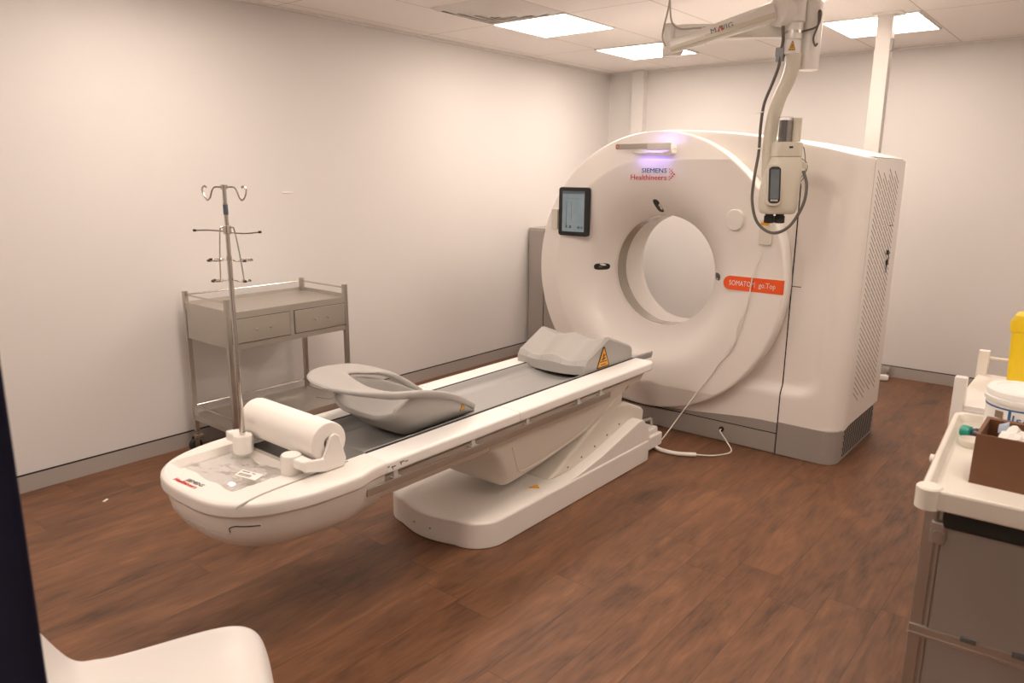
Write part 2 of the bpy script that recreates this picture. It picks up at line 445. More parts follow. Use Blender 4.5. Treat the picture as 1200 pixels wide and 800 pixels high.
vr = [b.vs(rw) for rw in rows]; n = len(OUT)
for i in range(len(vr)-1):
    for j in range(n):
        q = (vr[i][j], vr[i][(j+1) % n], vr[i+1][(j+1) % n], vr[i+1][j])
        c = sum((v.co for v in q), Vector())/4
        if 2 < i < len(vr)-6 and math.hypot(c.x-CX, c.z-CZ) < .70 and (abs(c.y-YBF) < .06 or abs(c.y-YB) < .02): continue
        b.face(q)
bmesh.ops.remove_doubles(b.bm, verts=b.bm.verts, dist=1e-5)
body = b.build('body_cover', 'cover', G, sharp=50)
# disc shaped front cover
def rc(a):
    s = abs(math.sin(a)); c = math.cos(a)
    if c <= 0: return .685
    v = .685/max(s, 1e-3)
    return min(.842, v)
RD = .857; RB = .353
NT = 224
def fun_y(rho):
    s = min(1, max(0, (rho-RB)/(.66-RB)))
    return YF+.215*(1-s)**2.5
b = MB(); rows = []
def prow(f):
    row = []
    for k in range(NT):
        a = 2*math.pi*k/NT; rho, y = f(a); row.append((CX+rho*math.cos(a), y, CZ+rho*math.sin(a)))
    return row
rows.append(prow(lambda a: (RB, YF+.245)))
rows.append(prow(lambda a: (RB-.0005, YF+.222)))
for i in range(0, 27):
    t = (i/26)**1.15
    def f(a, t=t, i=i):
        e = rc(a); rho = RB+.004+(e-RB-.004)*t
        return rho, fun_y(rho)
    rows.append(prow(f))
def edge_y(a, rho):
    return YF+.27*max(0, rho-rc(a))
for t in (.06, .2, .4, .6, .8, 1.0):
    def f(a, t=t):
        e = rc(a); rho = e+(RD-.010-e)*t; return rho, edge_y(a, rho)
    rows.append(prow(f))
for d, y in ((.005, .0025), (.001, .008), (0, .016), (0, .05), (.003, .10), (.02, .115)):
    rows.append(prow(lambda a, d=d, y=y: (RD-d, (edge_y(a, RD-.01)+y) if y < .05 else YF+.06+y*.62)))
b.rows(rows, True)
b.build('front_ring_cover', 'cover', G, sharp=28)
# bore liner: glossy tan ring, gap, white tunnel with rear flare
b = MB(); b.lathe([(RB+.012, YF+.236), (RB-.001, YF+.240), (RB-.001, YF+.345), (RB+.012, YF+.348)], (CX, 0, CZ), (0, 1, 0), 128, cap=False); lab(b.build('bore_window', 'tan', G, sharp=30), 'glossy tan ring inside the bore')
b = MB(); b.lathe([(RB+.01, YF+.350), (RB+.001, YF+.354), (RB, YF+.54), (RB+.012, YF+.58), (RB+.045, YF+.66), (RB+.11, YF+.76), (RB+.22, YF+.86), (RB+.40, YB+.015), (RB+.40, YB-.02)], (CX, 0, CZ), (0, 1, 0), 128, cap=False); b.build('bore_tunnel', 'white', G, sharp=30)
b = MB(); b.lathe([(RB+.011, YF+.24), (RB+.011, YF+.45)], (CX, 0, CZ), (0, 1, 0), 64, cap=False); b.build('bore_gap', 'gap', G)
# plinth
b = MB()
PR = .085
def plinth_plan(y0, x0, x1, yb, r1):
    pts = [(x0, y0)]
    for k in range(9):
        a = R(90*k/8); pts.append((x1-r1+r1*math.sin(a), y0+r1-r1*math.cos(a)))
    pts += [(x1, yb), (x0, yb)]; return pts
b.prism([(x, y) for x, y in plinth_plan(-2.352, 2.708, 3.034, -1.56, PR)], 'z', .004, .196)
b.build('plinth_corner', 'plinth', G)
b = MB(); b.ab((1.42, -2.352, .004), (2.700, -1.56, .117), bev=.003); b.build('plinth', 'plinth', G)
b = MB(); b.ab((1.42, -2.340, .124), (2.698, -1.58, .24)); b.build('plinth_recess', 'plinth', G)
b = MB(); b.ab((1.43, -2.335, .0), (2.99, -1.6, .006)); b.ab((1.43, -2.335, .116), (2.70, -1.6, .125)); b.ab((2.699, -2.345, .004), (2.709, -1.6, .18)); b.build('plinth_gap', 'gap', G)
# seam between ring and side cover
b = MB()
pts = [(2.703, YBF+recess(2.703, z)-.0005, z) for z in [.19+.02*k for k in range(73)]]
for a, c in zip(pts[:-1], pts[1:]):
    b.box(((a[0]+c[0])/2, (a[1]+c[1])/2, (a[2]+c[2])/2), (.006, .003, .024), rot=(math.atan2(a[1]-c[1], c[2]-a[2]), 0, 0))
b.box((2.73, YBF+.0295, .985), (.05, .003, .004))
b.build('cover_seam', 'gap', G)
# side vents (diagonal slots) on the right side of the cover, service panel, lock and keys
b = MB(); b.prism(rrect(.60, 1.40, .03, cx=-1.905, cy=.985), 'x', XR-.004, XR+.004, bev=.002); b.build('side_panel', 'cover', G)
b = MB()
yc0, yc1 = -2.155, -1.665
for zi in range(52):
    z0 = .30+zi*.0315
    for seg in range(4):
        ya = yc0+(yc1-yc0)*(seg+.05)/4; yb_ = yc0+(yc1-yc0)*(seg+.95)/4
        za, zb = z0-(ya-yc0)*.60, z0-(yb_-yc0)*.60
        if not (.31 < zb and za < 1.63): continue
        b.box((XR+.0042, (ya+yb_)/2, (za+zb)/2), (.002, math.hypot(yb_-ya, zb-za), .0042), rot=(math.atan2(zb-za, yb_-ya), 0, 0))
o = b.build('vent_slots', mat('dark_slot', (.30, .245, .21), .7, var=.05), G); 
b = MB()
for zi in range(9):
    for yi in range(22):
        y = -2.20+yi*.028; z = .03+zi*.019
        if z > .185 or z < .02: continue
        b.box((3.0345, y+(zi % 2)*.012, z), (.003, .019, .0075), rot=(R(-42), 0, 0))
b.build('plinth_vent', 'gap', G)
b = MB(); b.cyl((XR+.003, -1.745, 1.158), (XR+.012, -1.745, 1.158), .012, n=16); b.box((XR+.016, -1.765, 1.156), (.008, .05, .010), bev=.002); b.tube([(XR+.013, -1.745, 1.15), (XR+.012, -1.735, 1.125), (XR+.011, -1.74, 1.11)], .0025, n=6)
b.box((XR+.010, -1.74, 1.098), (.008, .030, .034), bev=.003); b.box((XR+.010, -1.752, 1.062), (.003, .008, .045), rot=(.25, 0, 0)); lab(b.build('key_lock', 'black', G), 'black lock with a bunch of keys hanging')
b = MB(); b.box((XR+.0045, -1.73, 1.312), (.002, .085, .004)); b.build('slot_line', 'gap', G)
# laser windows on the funnel
def on_fun(a, rho, lift=0.):
    y = fun_y(rho); d = 1e-3; dy = (fun_y(rho+d)-fun_y(rho-d))/(2*d)
    er = Vector((math.cos(a), 0, math.sin(a))); nrm = Vector((er.x*dy, -1, er.z*dy)).normalized()
    p = Vector((CX+rho*er.x, y, CZ+rho*er.z))
    return p+nrm*lift, nrm
for nm, ang, r0, r1 in (('laser_window', 180, .375, .445), ('laser_window', 91.5, .372, .452), ('laser_window', 1, .372, .440)):
    a = R(ang); b = MB()
    half = .0215
    rows = []
    for lift in (-.004, .0015):
        row = []
        for k in range(28):
            th = 2*math.pi*k/28
            rr = (r0+r1)/2+(r1-r0)/2*math.copysign(abs(math.cos(th))**.55, math.cos(th))
            tt = half*math.copysign(abs(math.sin(th))**.8, math.sin(th))
            p, nn = on_fun(a, rr, lift); row.append(p+Vector((-math.sin(a), 0, math.cos(a)))*tt)
        rows.append(row)
    b.rows(rows, True, True, True); o = b.build('laser_window', 'black', G, sharp=30)
    b = MB(); p, nn = on_fun(a, (r0+r1)/2+.006*(1 if ang != 91.5 else -1), .003)
    er = Vector((math.cos(a), 0, math.sin(a)))
    tg = Vector((-math.sin(a), 0, math.cos(a))); rad = nn.cross(tg)
    b.box(p, (.022, .013, .003), rot=Matrix((rad, tg, nn)).transposed()); b.build('lens', mat('lens_brown', (.16, .13, .10), .15, var=.05), o)
# orange name plate
b = MB()
zc = .988; hh = .040
pl = [(2.372, zc-hh)]
for k in range(0, 13):
    a = R(270-180*k/12); pl.append((2.392+hh*math.cos(a), zc+hh*math.sin(a)))
pl.append((CX+RD*.995*math.cos(math.asin(hh/RD)), zc+hh)); pl.append((CX+RD*.995*math.cos(math.asin(hh/RD)), zc-hh))
b.prism(pl[1:], 'y', YF-.005, YF+.012, bev=.0015)
NP = b.build('name_plate', 'orange', G); lab(NP, 'orange rounded name plate on the ring')
b = MB(); b.prism([(x, z+(-.004 if z < zc else .004)) for x, z in [(2.365+(p[0]-2.365)*1.0-.004*(p[0] < 2.5), p[1]) for p in pl[1:]]], 'y', YF-.003, YF+.011); b.build('plate_border', 'white', G)
text('SOMATOM', 'lettering', 'ltext', NP, .150, (2.388, YF-.005, zc-.0130), (1, 0, 0), (0, 0, 1), height=.030)
text('go.Top', 'lettering', 'ltext', NP, .096, (2.560, YF-.005, zc-.0215), (1, 0, 0), (0, 0, 1), height=.038)
# maker lettering above the bore
text('SIEMENS', 'lettering', 'blue', G, .168, (1.783, YF-.0005, 1.600), (1, 0, 0), (0, 0, 1), height=.027)
text('Healthineers', 'lettering', 'red', G, .242, (1.709, YF-.0005, 1.558), (1, 0, 0), (0, 0, 1), height=.031)
b = MB()
for (dx, dz, rr) in ((0, .030, .0034), (.010, .020, .004), (.020, .010, .0045), (.030, 0, .005), (.020, -.012, .0045), (.010, -.022, .004), (.0, -.032, .0034), (.010, .002, .0034), (0, .012, .003), (0, -.012, .003), (.016, .030, .0025)):
    b.cyl((1.970+dx, YF-.002, 1.592+dz), (1.970+dx, YF+.001, 1.592+dz), rr, n=12)
b.build('dot_emblem', 'red', G)
# touch panel on the left
TP = MB(); TP.prism(rrect(.236, .312, .018, cx=1.307, cy=1.350), 'y', YF-.030, YF-.004, bev=.004); TPo = TP.build('touch_panel', 'black', G)
b = MB(); b.ab((1.22, YF-.006, 1.25), (1.39, YF+.06, 1.45)); b.build('panel_mount', 'white', TPo)
b = MB(); b.ab((1.221, YF-.0315, 1.222), (1.393, YF-.0305, 1.482)); b.build('screen', 'screen', TPo)
b = MB(); b.ab((1.221, YF-.0325, 1.464), (1.393, YF-.0315, 1.482)); b.ab((1.252, YF-.0325, 1.262), (1.255, YF-.0315, 1.42)); b.ab((1.292, YF-.0325, 1.29), (1.2935, YF-.0315, 1.42))
b.ab((1.235, YF-.0325, 1.434), (1.38, YF-.0315, 1.4355)); b.ab((1.247, YF-.0325, 1.243), (1.262, YF-.0315, 1.262)); b.ab((1.278, YF-.0325, 1.243), (1.293, YF-.0315, 1.262))
b.cyl((1.352, YF-.0325, 1.250), (1.352, YF-.0315, 1.250), .010, n=16); b.cyl((1.378, YF-.0325, 1.250), (1.378, YF-.0315, 1.250), .008, n=16)
b.build('screen_marks', 'screenln', TPo)
# small control boxes on the ring
b = MB(); b.prism(rrect(.052, .13, .006, cx=1.142, cy=1.298), 'y', YF-.012, YF+.05, bev=.004); b.build('control_box', 'cream', G)
b = MB(); b.prism(rrect(.095, .115, .042, cx=2.398, cy=1.345), 'y', YF-.024, YF+.008, bev=.006, seg=3); b.build('speaker_cap', 'white', G)
b = MB(); b.prism(rrect(.064, .135, .008, cx=2.575, cy=1.284), 'y', YF-.022, YF+.008, bev=.004); o = b.build('call_button_holder', 'cream', G)
b = MB(); b.ab((2.551, YF-.0235, 1.322), (2.599, YF-.021, 1.338)); b.build('status_strip', 'yl', o)
# overhead lamp bracket near the top of the ring
b = MB()
b.ab((1.628, YF-.062, 1.737), (1.862, YF-.038, 1.770), bev=.004)
LB = b.build('lamp_bar', mat('lamp_bar_grey', (.50, .455, .41), .4, var=.02), G)
b = MB(); b.ab((1.845, YF-.064, 1.730), (2.004, YF-.030, 1.772), bev=.005)
pts = []
for k in range(13):
    a = R(180*k/12); pts.append((1.87-.135*math.cos(a) if k < 7 else 1.87-.135*math.cos(a), 1.735-.032*math.sin(a)**.6))
b.prism([(1.735, 1.724), (1.755, 1.706), (1.99, 1.700), (2.004, 1.712), (2.004, 1.735), (1.985, 1.728), (1.95, 1.717), (1.78, 1.718)], 'y', YF-.056, YF+.012, bev=.003)
b.ab((1.862, YF-.035, 1.736), (1.998, YF+.02, 1.760), bev=.004)
b.build('lamp_hood', 'white', G)
b = MB(); b.lathe([(.009, 0), (.013, 0), (.013, .0015), (.009, .0015)], (1.643, YF-.0632, 1.753), (0, 1, 0), 24, cap=False); b.build('lamp_ring_mark', 'red', LB)

# ------------------------------------------------------------------ call cord from the ring to the plinth
def cord(name, pts, r, m, label, cat, origin):
    b = MB(); b.tube(pts, r, n=8, sub=10)
    return tag(b.build(name, m, None, origin), label, cat)
r = empty('call_cord', (2.1, -2.6, 0), 'thin white call cord hanging down the ring to a white bulb grip on the floor', 'cord')
b = MB(); b.tube([(2.572, YF-.016, 1.222), (2.565, YF-.022, 1.15), (2.53, YF-.02, 1.05), (2.515, YF-.014, .93), (2.50, YF-.012, .84), (2.46, YF-.012, .74), (2.455, YF-.012, .66), (2.42, YF-.012, .58), (2.36, YF-.012, .50), (2.315, YF-.012, .42), (2.24, YF-.03, .30), (2.17, YF-.09, .16), (2.13, -2.62, .05), (2.115, -2.655, .020)], .0035, n=7)
b.tube([(2.497, YF-.012, .85), (2.49, YF-.014, .78), (2.47, YF-.012, .70), (2.445, YF-.012, .64), (2.40, YF-.013, .575)], .0028, n=6)
b.tube([(2.375, -2.70, .016), (2.45, -2.62, .006), (2.50, -2.50, .006), (2.44, -2.42, .03), (2.375, -2.378, .07), (2.372, -2.352, .078)], .004, n=7)
b.build('cord', 'cordw', r)
b = MB(); b.tube([(2.112, -2.66, .024), (2.11, -2.72, .016), (2.18, -2.76, .015), (2.28, -2.755, .015), (2.375, -2.70, .016)], .0125, n=10); b.build('grip', 'white', r)
b = MB(); b.cyl((2.372, -2.357, .078), (2.372, -2.349, .078), .016, n=16); b.build('plug', 'black', r)

# ------------------------------------------------------------------ patient table
TX = 1.872
ZT = .582
T = empty('patient_table', (TX, -3.9, 0), 'long white CT patient table with grey tabletop on a low white base', 'table')
# base
def base_plan(y0, y1, hw, r, bow):
    pts = []
    for k in range(11):
        a = R(90*k/10); pts.append((TX+hw-r+r*math.cos(a), y0+r-r*math.sin(a)))
    for k in range(1, 12):
        t = k/12; pts.append((TX+(hw-r)*(1-2*t), y0-bow*math.sin(math.pi*t)))
    for k in range(11):
        a = R(90+90*k/10); pts.append((TX-hw+r+r*math.cos(a), y0+r-r*math.sin(a)))
    for k in range(5):
        a = R(90*k/4); pts.append((TX-hw+.03-.03*math.cos(a), y1-.03+.03*math.sin(a)))
    for k in range(5):
        a = R(90*k/4); pts.append((TX+hw-.03+.03*math.sin(a), y1-.03+.03*math.cos(a)))
    return pts
b = MB(); rows = []
bp = base_plan(-4.36, -2.905, .318, .15, .035)
def binset(pts, d, z):
    res = []
    for x, y in pts:
        cx = TX; cy = min(max(y, -4.0), -3.1)
        v = Vector((x-cx, y-cy)); l = v.length; res.append((x-v.x/l*d, y-v.y/l*d, z))
    return res
for d, z in ((.004, .002), (0, .006), (0, .112), (.003, .120), (.012, .126), (.05, .130)): rows.append(binset(bp, d, z))
b.rows(rows, True, True, True); b.build('base', 'white', T, sharp=60)
# raised rear part of the base (steps up toward the scanner)
b = MB(); b.prism([(-3.78, .120), (-3.62, .132), (-3.40, .168), (-3.18, .222), (-3.04, .256), (-2.99, .258), (-2.925, .20), (-2.910, .15), (-2.910, .10), (-3.6, .10)], 'x', TX-.29, TX+.312, bev=.006); b.build('base_ramp', 'white', T)
b = MB(); b.prism([(-3.78, .125), (-3.25, .385), (-3.05, .36), (-2.885, .292), (-2.862, .275), (-2.875, .17), (-3.05, .12)], 'x', TX-.25, TX+.245, bev=.02, seg=4); b.build('lower_lift_cover', 'cream', T)
b = MB(); b.ab((TX+.12, -2.92, .02), (TX+.275, -2.68, .10), bev=.012); b.ab((TX+.14, -2.90, .09), (TX+.255, -2.70, .135), bev=.012); o = b.build('base_connector', 'white', T)
b = MB(); b.tube([(TX+.15, -2.93, .17), (TX+.20, -2.76, .175), (TX+.215, -2.72, .17), (TX+.215, -2.71, .11)], .009, n=8, sub=4); b.build('connector_bracket', 'steel', o)
# small screws / scuffs along base and a yellow triangle
for y, z in ((-3.62, .150), (-3.50, .168), (-3.38, .192), (-3.26, .222), (-3.14, .252)):
    b = MB(); b.cyl((TX+.2435, y, z+.006), (TX+.2475, y, z+.006), .005, n=10); b.build('cover_screw', 'greytext', T)
b = MB(); b.prism([(TX+.215, -3.90), (TX+.26, -3.87), (TX+.225, -3.845)], 'z', .129, .1325); b.build('warning_label', 'yl', T)
for dx in (-.05, .05):
    b = MB(); b.cyl((TX+dx, -4.3945, .058), (TX+dx, -4.385, .058), .0045, n=10); b.build('base_screw', 'plinth', T)
# lifting column cover: rounded trough under the top
b = MB(); rows = []
NS = 40
for i in range(NS+1):
    t = i/NS
    y = -4.235+t*1.11
    # lower profile
    zb = .178+.02*(1-sstep(0, .12, t))+.155*t**1.7
    front = 1-sstep(0, .16, t)
    row = []
    hw = .268-.02*t
    zt_ = .50
    for k in range(25):
        a = R(-90+180*k/24)
        xx = hw*math.copysign(abs(math.sin(a))**.36, math.sin(a))
        zz = zt_-(zt_-(zb+.20*front))*abs(math.cos(a))**.30
        row.append((TX+xx, y, zz))
    rows.append(row)
b.rows(rows, False)
b.face(b.vs(rows[-1])); b.face(b.vs(rows[0]))
bmesh.ops.remove_doubles(b.bm, verts=b.bm.verts, dist=1e-5)
b.build('upper_lift_cover', 'cream', T, sharp=50)
def lift_x(y, z):
    t = (y+4.235)/1.11; zb = .178+.02*(1-sstep(0, .12, t))+.155*t**1.7+.20*(1-sstep(0, .16, t))
    c = min(1, max(0, (.50-z)/(.50-zb)))**(1/.30)
    return TX+(.268-.02*t)*math.sqrt(max(0, 1-c*c))**.36
b = MB(); b.tube([(lift_x(y, z)-.001, y, z) for y, z in ((-4.085, .400), (-4.060, .33), (-4.03, .272), (-3.98, .258), (-3.85, .262), (-3.6, .292), (-3.38, .345), (-3.22, .400), (-3.14, .450))], .0042, n=8); b.build('cover_ridge', 'cream', T)
# under frame (pan) running the length of the table
b = MB()
def pan(y, hw, zb):
    return [(TX-hw-.035, y, .515), (TX-hw-.02, y, .495), (TX-hw-.008, y, .47), (TX-hw, y, zb+.02), (TX-hw+.03, y, zb), (TX+hw-.03, y, zb), (TX+hw, y, zb+.02), (TX+hw+.008, y, .47), (TX+hw+.02, y, .495), (TX+hw+.035, y, .515)]
b.rows([pan(-5.05, .26, .405), pan(-3.25, .26, .405), pan(-3.12, .26, .42), pan(-2.97, .25, .478), pan(-2.93, .24, .50)], True, True, True)
b.build('under_frame', 'cream', T)
# side rails
for sgn, nm in ((1, 'side_rail'), (-1, 'side_rail')):
    for (ya, yb_, far) in ((-4.98, -4.105, 0), (-4.101, -2.90, 1)):
        prof = [(.200, .535), (.200, ZT-.003), (.203, ZT), (.309, ZT-.001), (.316, ZT-.003), (.320, ZT-.007), (.3215, ZT-.013), (.322, ZT-.038), (.320, ZT-.045), (.314, ZT-.049), (.28, ZT-.050)]
        b = MB(); rows = []
        ys = [ya, yb_] if not far else [ya, yb_-.045, yb_-.03, yb_-.018, yb_-.009, yb_-.003, yb_]
        for y in ys:
            dd = 0
            if far and y > yb_-.0451:
                tt = (y-(yb_-.045))/.045; dd = .045*(1-math.sqrt(max(0, 1-tt*tt)))
            rows.append([(TX+sgn*max(.2, px-dd*(px-.2)/.122), y, pz-(dd*.15 if pz > .55 else -dd*.1)) for px, pz in prof])
        b.rows(rows, True, True, True)
        b.build(nm, 'bright', T, sharp=60)
# black gap beside the tabletop
b = MB()
for sgn in (1, -1):
    b.ab((TX+sgn*.1885, -4.93, .50), (TX+sgn*.2035, -2.93, ZT+.0006))
b.build('edge_gap', 'gap', T)
# tabletop (grey, dished)
prof = [(-.190, ZT-.014), (-.189, ZT-.001), (-.184, ZT+.002), (-.177, ZT-.001), (-.165, ZT-.018), (-.152, ZT-.026), (-.146, ZT-.022), (-.138, ZT-.027), (-.122, ZT-.0335), (-.116, ZT-.030), (-.108, ZT-.036), (-.06, ZT-.043), (0, ZT-.046)]
prof = prof+[(-a, c) for a, c in reversed(prof[:-1])]
b = MB(); rows = []
def crow(y, k=1., dz=0.):
    top = [(TX+a*k, y, c+dz) for a, c in prof]
    bot = [(TX+a*k*.96, y, c-.022+dz) for a, c in reversed(prof)]
    return top+bot
for y, k, dz in ((-4.93, 1, 0), (-2.84, 1, 0), (-2.75, .985, -.004), (-2.68, .95, -.010), (-2.655, .88, -.014)):
    rows.append(crow(y, k, dz))
b.rows(rows, True, True, True)
b.build('tabletop', 'cradle', T, sharp=50)
b = MB(); b.ab((TX-.20, -5.03, .50), (TX+.20, -4.925, ZT-.05)); b.build('tabletop_stop', 'plinth', T)
b = MB(); b.ab((TX-.19, -5.085, ZT-.01), (TX+.20, -4.855, ZT+.0035), bev=.001); b.build('end_panel', mat('dark_grey_panel', (.13, .125, .12), .4, var=.03), T)
# foot end shell, deck with recess
def foot(inset, z, n=3.0, hw=.352, yf=-5.455, y0=-5.0):
    pts = []
    for k in range(49):
        a = R(180*k/48); c, s = math.cos(a), math.sin(a)
        w = (hw-inset); L_ = (y0-yf-inset)
        x = w*math.copysign(abs(c)**(2/n), c); y = y0-L_*abs(s)**(2/2.6)
        pts.append((TX+x, y, z))
    w0 = hw-inset-.029
    pts = [(TX+w0, -4.86, z), (TX+w0+.008, -4.93, z)]+pts+[(TX-w0-.008, -4.93, z), (TX-w0, -4.86, z)]
    return pts
b = MB()
rows = [foot(d, z) for d, z in ((.014, ZT+.0015), (.006, ZT-.001), (.0015, ZT-.006), (0, ZT-.014), (0, ZT-.040), (.003, ZT-.045), (.012, ZT-.048), (.014, ZT-.056), (.018, .502), (.028, .462), (.050, .422), (.082, .395), (.122, .379), (.17, .373))]
b.rows(rows, True, False, True)
FS = b.build('foot_end_shell', 'white', T, sharp=60)
b = MB()
outer = foot(.014, ZT+.0015)
rec = [(x, y, ZT+.0015) for x, y in rrect(.40, .26, .03, cx=TX-.055, cy=-5.235)]
# keep recess front edge inside the bow
vo = b.vs(outer); vi = b.vs(rec)
eo = [b.bm.edges.new((vo[i], vo[(i+1) % len(vo)])) for i in range(len(vo))]; ei = [b.bm.edges.new((vi[i], vi[(i+1) % len(vi)])) for i in range(len(vi))]
bmesh.ops.triangle_fill(b.bm, use_beauty=True, use_dissolve=False, edges=eo+ei)
lower = [(TX-.055+(x-TX+.055)*.93, -5.235+(y+5.235)*.90, ZT-.030) for x, y, z in rec]
vl = b.vs(lower); nn_ = len(rec)
for i in range(nn_): b.face((vi[i], vi[(i+1) % nn_], vl[(i+1) % nn_], vl[i]))
b.face(vl)
b.build('foot_deck', 'white', T, sharp=40)
# seam groove over the deck, logo, front panel line, scuffs
b = MB(); pts = [(TX+.255, -5.405, ZT-.004), (TX+.252, -5.385, ZT+.002), (TX+.232, -5.29, ZT+.002), (TX+.225, -5.10, ZT+.002), (TX+.215, -4.95, ZT+.002)]
b.tube(pts, .0035, n=6, sub=6); b.build('cable_groove', mat('groove_grey', (.40, .37, .34), .5, var=.03), T)
text('SIEMENS', 'lettering', 'greytext', T, .092, (TX-.06, -5.405, ZT+.0015), (1, .08, 0), (-.08, 1, 0), height=.016)
text('Healthineers', 'lettering', 'red', T, .125, (TX-.095, -5.428, ZT+.0015), (1, .06, 0), (-.06, 1, 0), height=.018)
def on_hull(k, z, ins_):
    x, y, _ = foot(ins_, z)[2+k]; return (x, y-.0008, z)
b = MB(); b.tube([on_hull(k, .500-.0*k, .0185) for k in (12, 13, 14, 15, 16)]+[on_hull(17, .49, .0215), on_hull(17, .475, .0255)], .0018, n=6, sub=3); b.build('hatch_line', 'gap', T)
b = MB(); b.tube([on_hull(k, .468, .0268) for k in (17, 20, 23, 26, 29, 32, 35, 38)], .0011, n=6, sub=3); b.build('hatch_line', 'plinth', T)
b = MB(); b.ab((TX+.2865, -5.06, .487), (TX+.2935, -5.03, .497)); b.build('info_label', 'yl', T)
# clear plastic film crumpled in the recess
b = MB(); rows = []
for i in range(15):
    row = []
    for j in range(19):
        x = TX-.055+(j/18-.5)*.34; y = -5.235+(i/14-.5)*.20
        h = noise.noise(Vector((x*26, y*26, 1.3)))*.009+noise.noise(Vector((x*70, y*70, 4.)))*.003
        row.append((x+.01*noise.noise(Vector((x*9, y*9, 9))), y+.01*noise.noise(Vector((x*9, y*9, 19))), ZT-.014+h))
    rows.append(row)
b.rows(rows, False); tag(b.build('plastic_film', 'clear', None, (TX-.055, -5.235, ZT-.03), sharp=12), 'crumpled clear plastic film in the tray at the table end', 'plastic film')
b = MB(); b.box((TX+.045, -5.235, ZT-.0045), (.085, .045, .0010), rot=(.06, .08, .35)); o = b.build('instruction_card', 'paper', None, (TX+.045, -5.235, ZT-.006))
tag(o, 'small white printed card lying in the table end tray', 'card')
b = MB()
for k, (dx, dy, w) in enumerate(((-.02, .012, .03), (.012, .012, .012), (-.01, -.004, .05), (-.01, -.012, .05))):
    c_, s_ = math.cos(.35), math.sin(.35); px, py = TX+.045+dx*c_-dy*s_, -5.235+dx*s_+dy*c_
    b.box((px, py, ZT-.0036+dx*-.08+dy*.06), (w, .004, .0006), rot=(.06, .08, .35))
b.build('print', 'greytext', o)
# accessory rail
for sgn in (1, -1):
    b = MB(); b.ab((TX+sgn*.322-.004, -4.955, .480), (TX+sgn*.322+.004, -3.37, .508), bev=.0015)
    AR = b.build('accessory_rail', 'alu', T)
    for y in (-4.80, -4.38, -4.02, -3.62, -3.42):
        b = MB(); b.ab((TX+sgn*.275, y-.018, .494), (TX+sgn*.319, y+.018, .503)); b.ab((TX+sgn*.285, y-.010, .497), (TX+sgn*.300, y+.010, .54)); b.build('rail_bracket', 'white', AR)
# right rail printed marks
for marks in (((-4.90, .03, 0), (-4.865, .016, .003), (-4.84, .02, -.002)), ((-4.80, .022, .004), (-4.775, .014, 0))):
    b = MB()
    for k, (y0, w, dz) in enumerate(marks):
        b.ab((TX+.3205, y0, ZT-.026+dz), (TX+.3225, y0+w, ZT-.022+dz))
        if k % 2 == 0: b.ab((TX+.3205, y0+.004, ZT-.034+dz), (TX+.3225, y0+.008, ZT-.023+dz))
    b.build('printed_mark', 'greytext', T)
# ------------------------------------------------------------------ paper roll and its holder
RY0, RZ0, RR = -5.03, .678, .072
for sx in (1, -1):
    b = MB(); xo = TX+sx*.236
    b.lathe([(.0, 0), (.034, 0), (.036, .004), (.036, .062), (.032, .067), (.0, .067)], (TX+sx*.150, -5.135, ZT+.0005), (0, 0, 1), 28)
    b.ab((TX+sx*.150, -5.150, ZT+.028), (xo, -5.105, ZT+.062), bev=.008)
    b.prism([(-5.150, ZT+.066), (-5.150, ZT+.028), (-5.06, ZT+.004), (-4.985, ZT+.004), (-4.975, ZT+.03), (-5.000, ZT+.12), (-5.018, ZT+.132), (-5.036, ZT+.126), (-5.07, ZT+.055)], 'x', xo-.008, xo+.008, bev=.006, seg=3)
    b.cyl((xo, RY0, RZ0+.004), (xo-sx*.05, RY0, RZ0+.004), .012, n=16)
    b.build('roll_holder', 'white', T, sharp=45)
b = MB()
prof = [(.022, 0), (RR-.006, 0), (RR-.001, .003), (RR, .008), (RR, .437), (RR-.001, .442), (RR-.006, .445), (.022, .445), (.021, .440), (.021, .005), (.022, 0)]
b.lathe(prof, (TX-.222, RY0, RZ0), (1, 0, 0), 56, cap=False)
PRo = tag(b.build('paper_roll', 'paper', None, (TX, RY0, RZ0-RR)), 'thick roll of white paper on the holder at the table end', 'paper roll')

# ------------------------------------------------------------------ head rest wedge
b = MB(); rows = []
nx, ny = 41, 28
x0, x1 = TX-.262, TX+.188
side = [(-3.405, .0), (-3.405, .045), (-3.385, .078), (-3.36, .088), (-3.215, .158), (-3.195, .166), (-3.170, .163), (-2.960, .086), (-2.938, .074), (-2.930, .055), (-2.930, 0)]
def hr(u, yh):
    y, h = yh
    wv = .5+.5*math.cos(2*math.pi*(u*2))          # two dips across the width
    dip = .026*(1-wv)*min(1, max(0, (h-.03)/.06))
    hh_ = h-dip
    edge = 0
    return y, hh_
for i in range(nx):
    u = i/(nx-1)
    e = min(u, 1-u)
    sh = 1.0 if e > .03 else math.sqrt(max(0, 1-((.03-e)/.03)**2))*.10+.90
    x = x0+(x1-x0)*u
    bend = .018*(1-(2*u-1)**2)
    rows.append([(x, hr(u, s)[0]+(.006*(1-sh)*10*(1 if s[0] < -3.15 else -1)), .578-bend*(1 if s[1] <= .001 else .35)+hr(u, s)[1]*sh) for s in side])
b.rows(rows, False)
b.face(b.vs(rows[0])); b.face(b.vs(rows[-1]))
bmesh.ops.remove_doubles(b.bm, verts=b.bm.verts, dist=1e-5)
HR = b.build('head_rest', 'foam', None, (TX, -3.16, .575), sharp=28, bevel=.005)
tag(HR, 'grey wedge-shaped knee cushion with wavy top at scanner end of table', 'cushion')
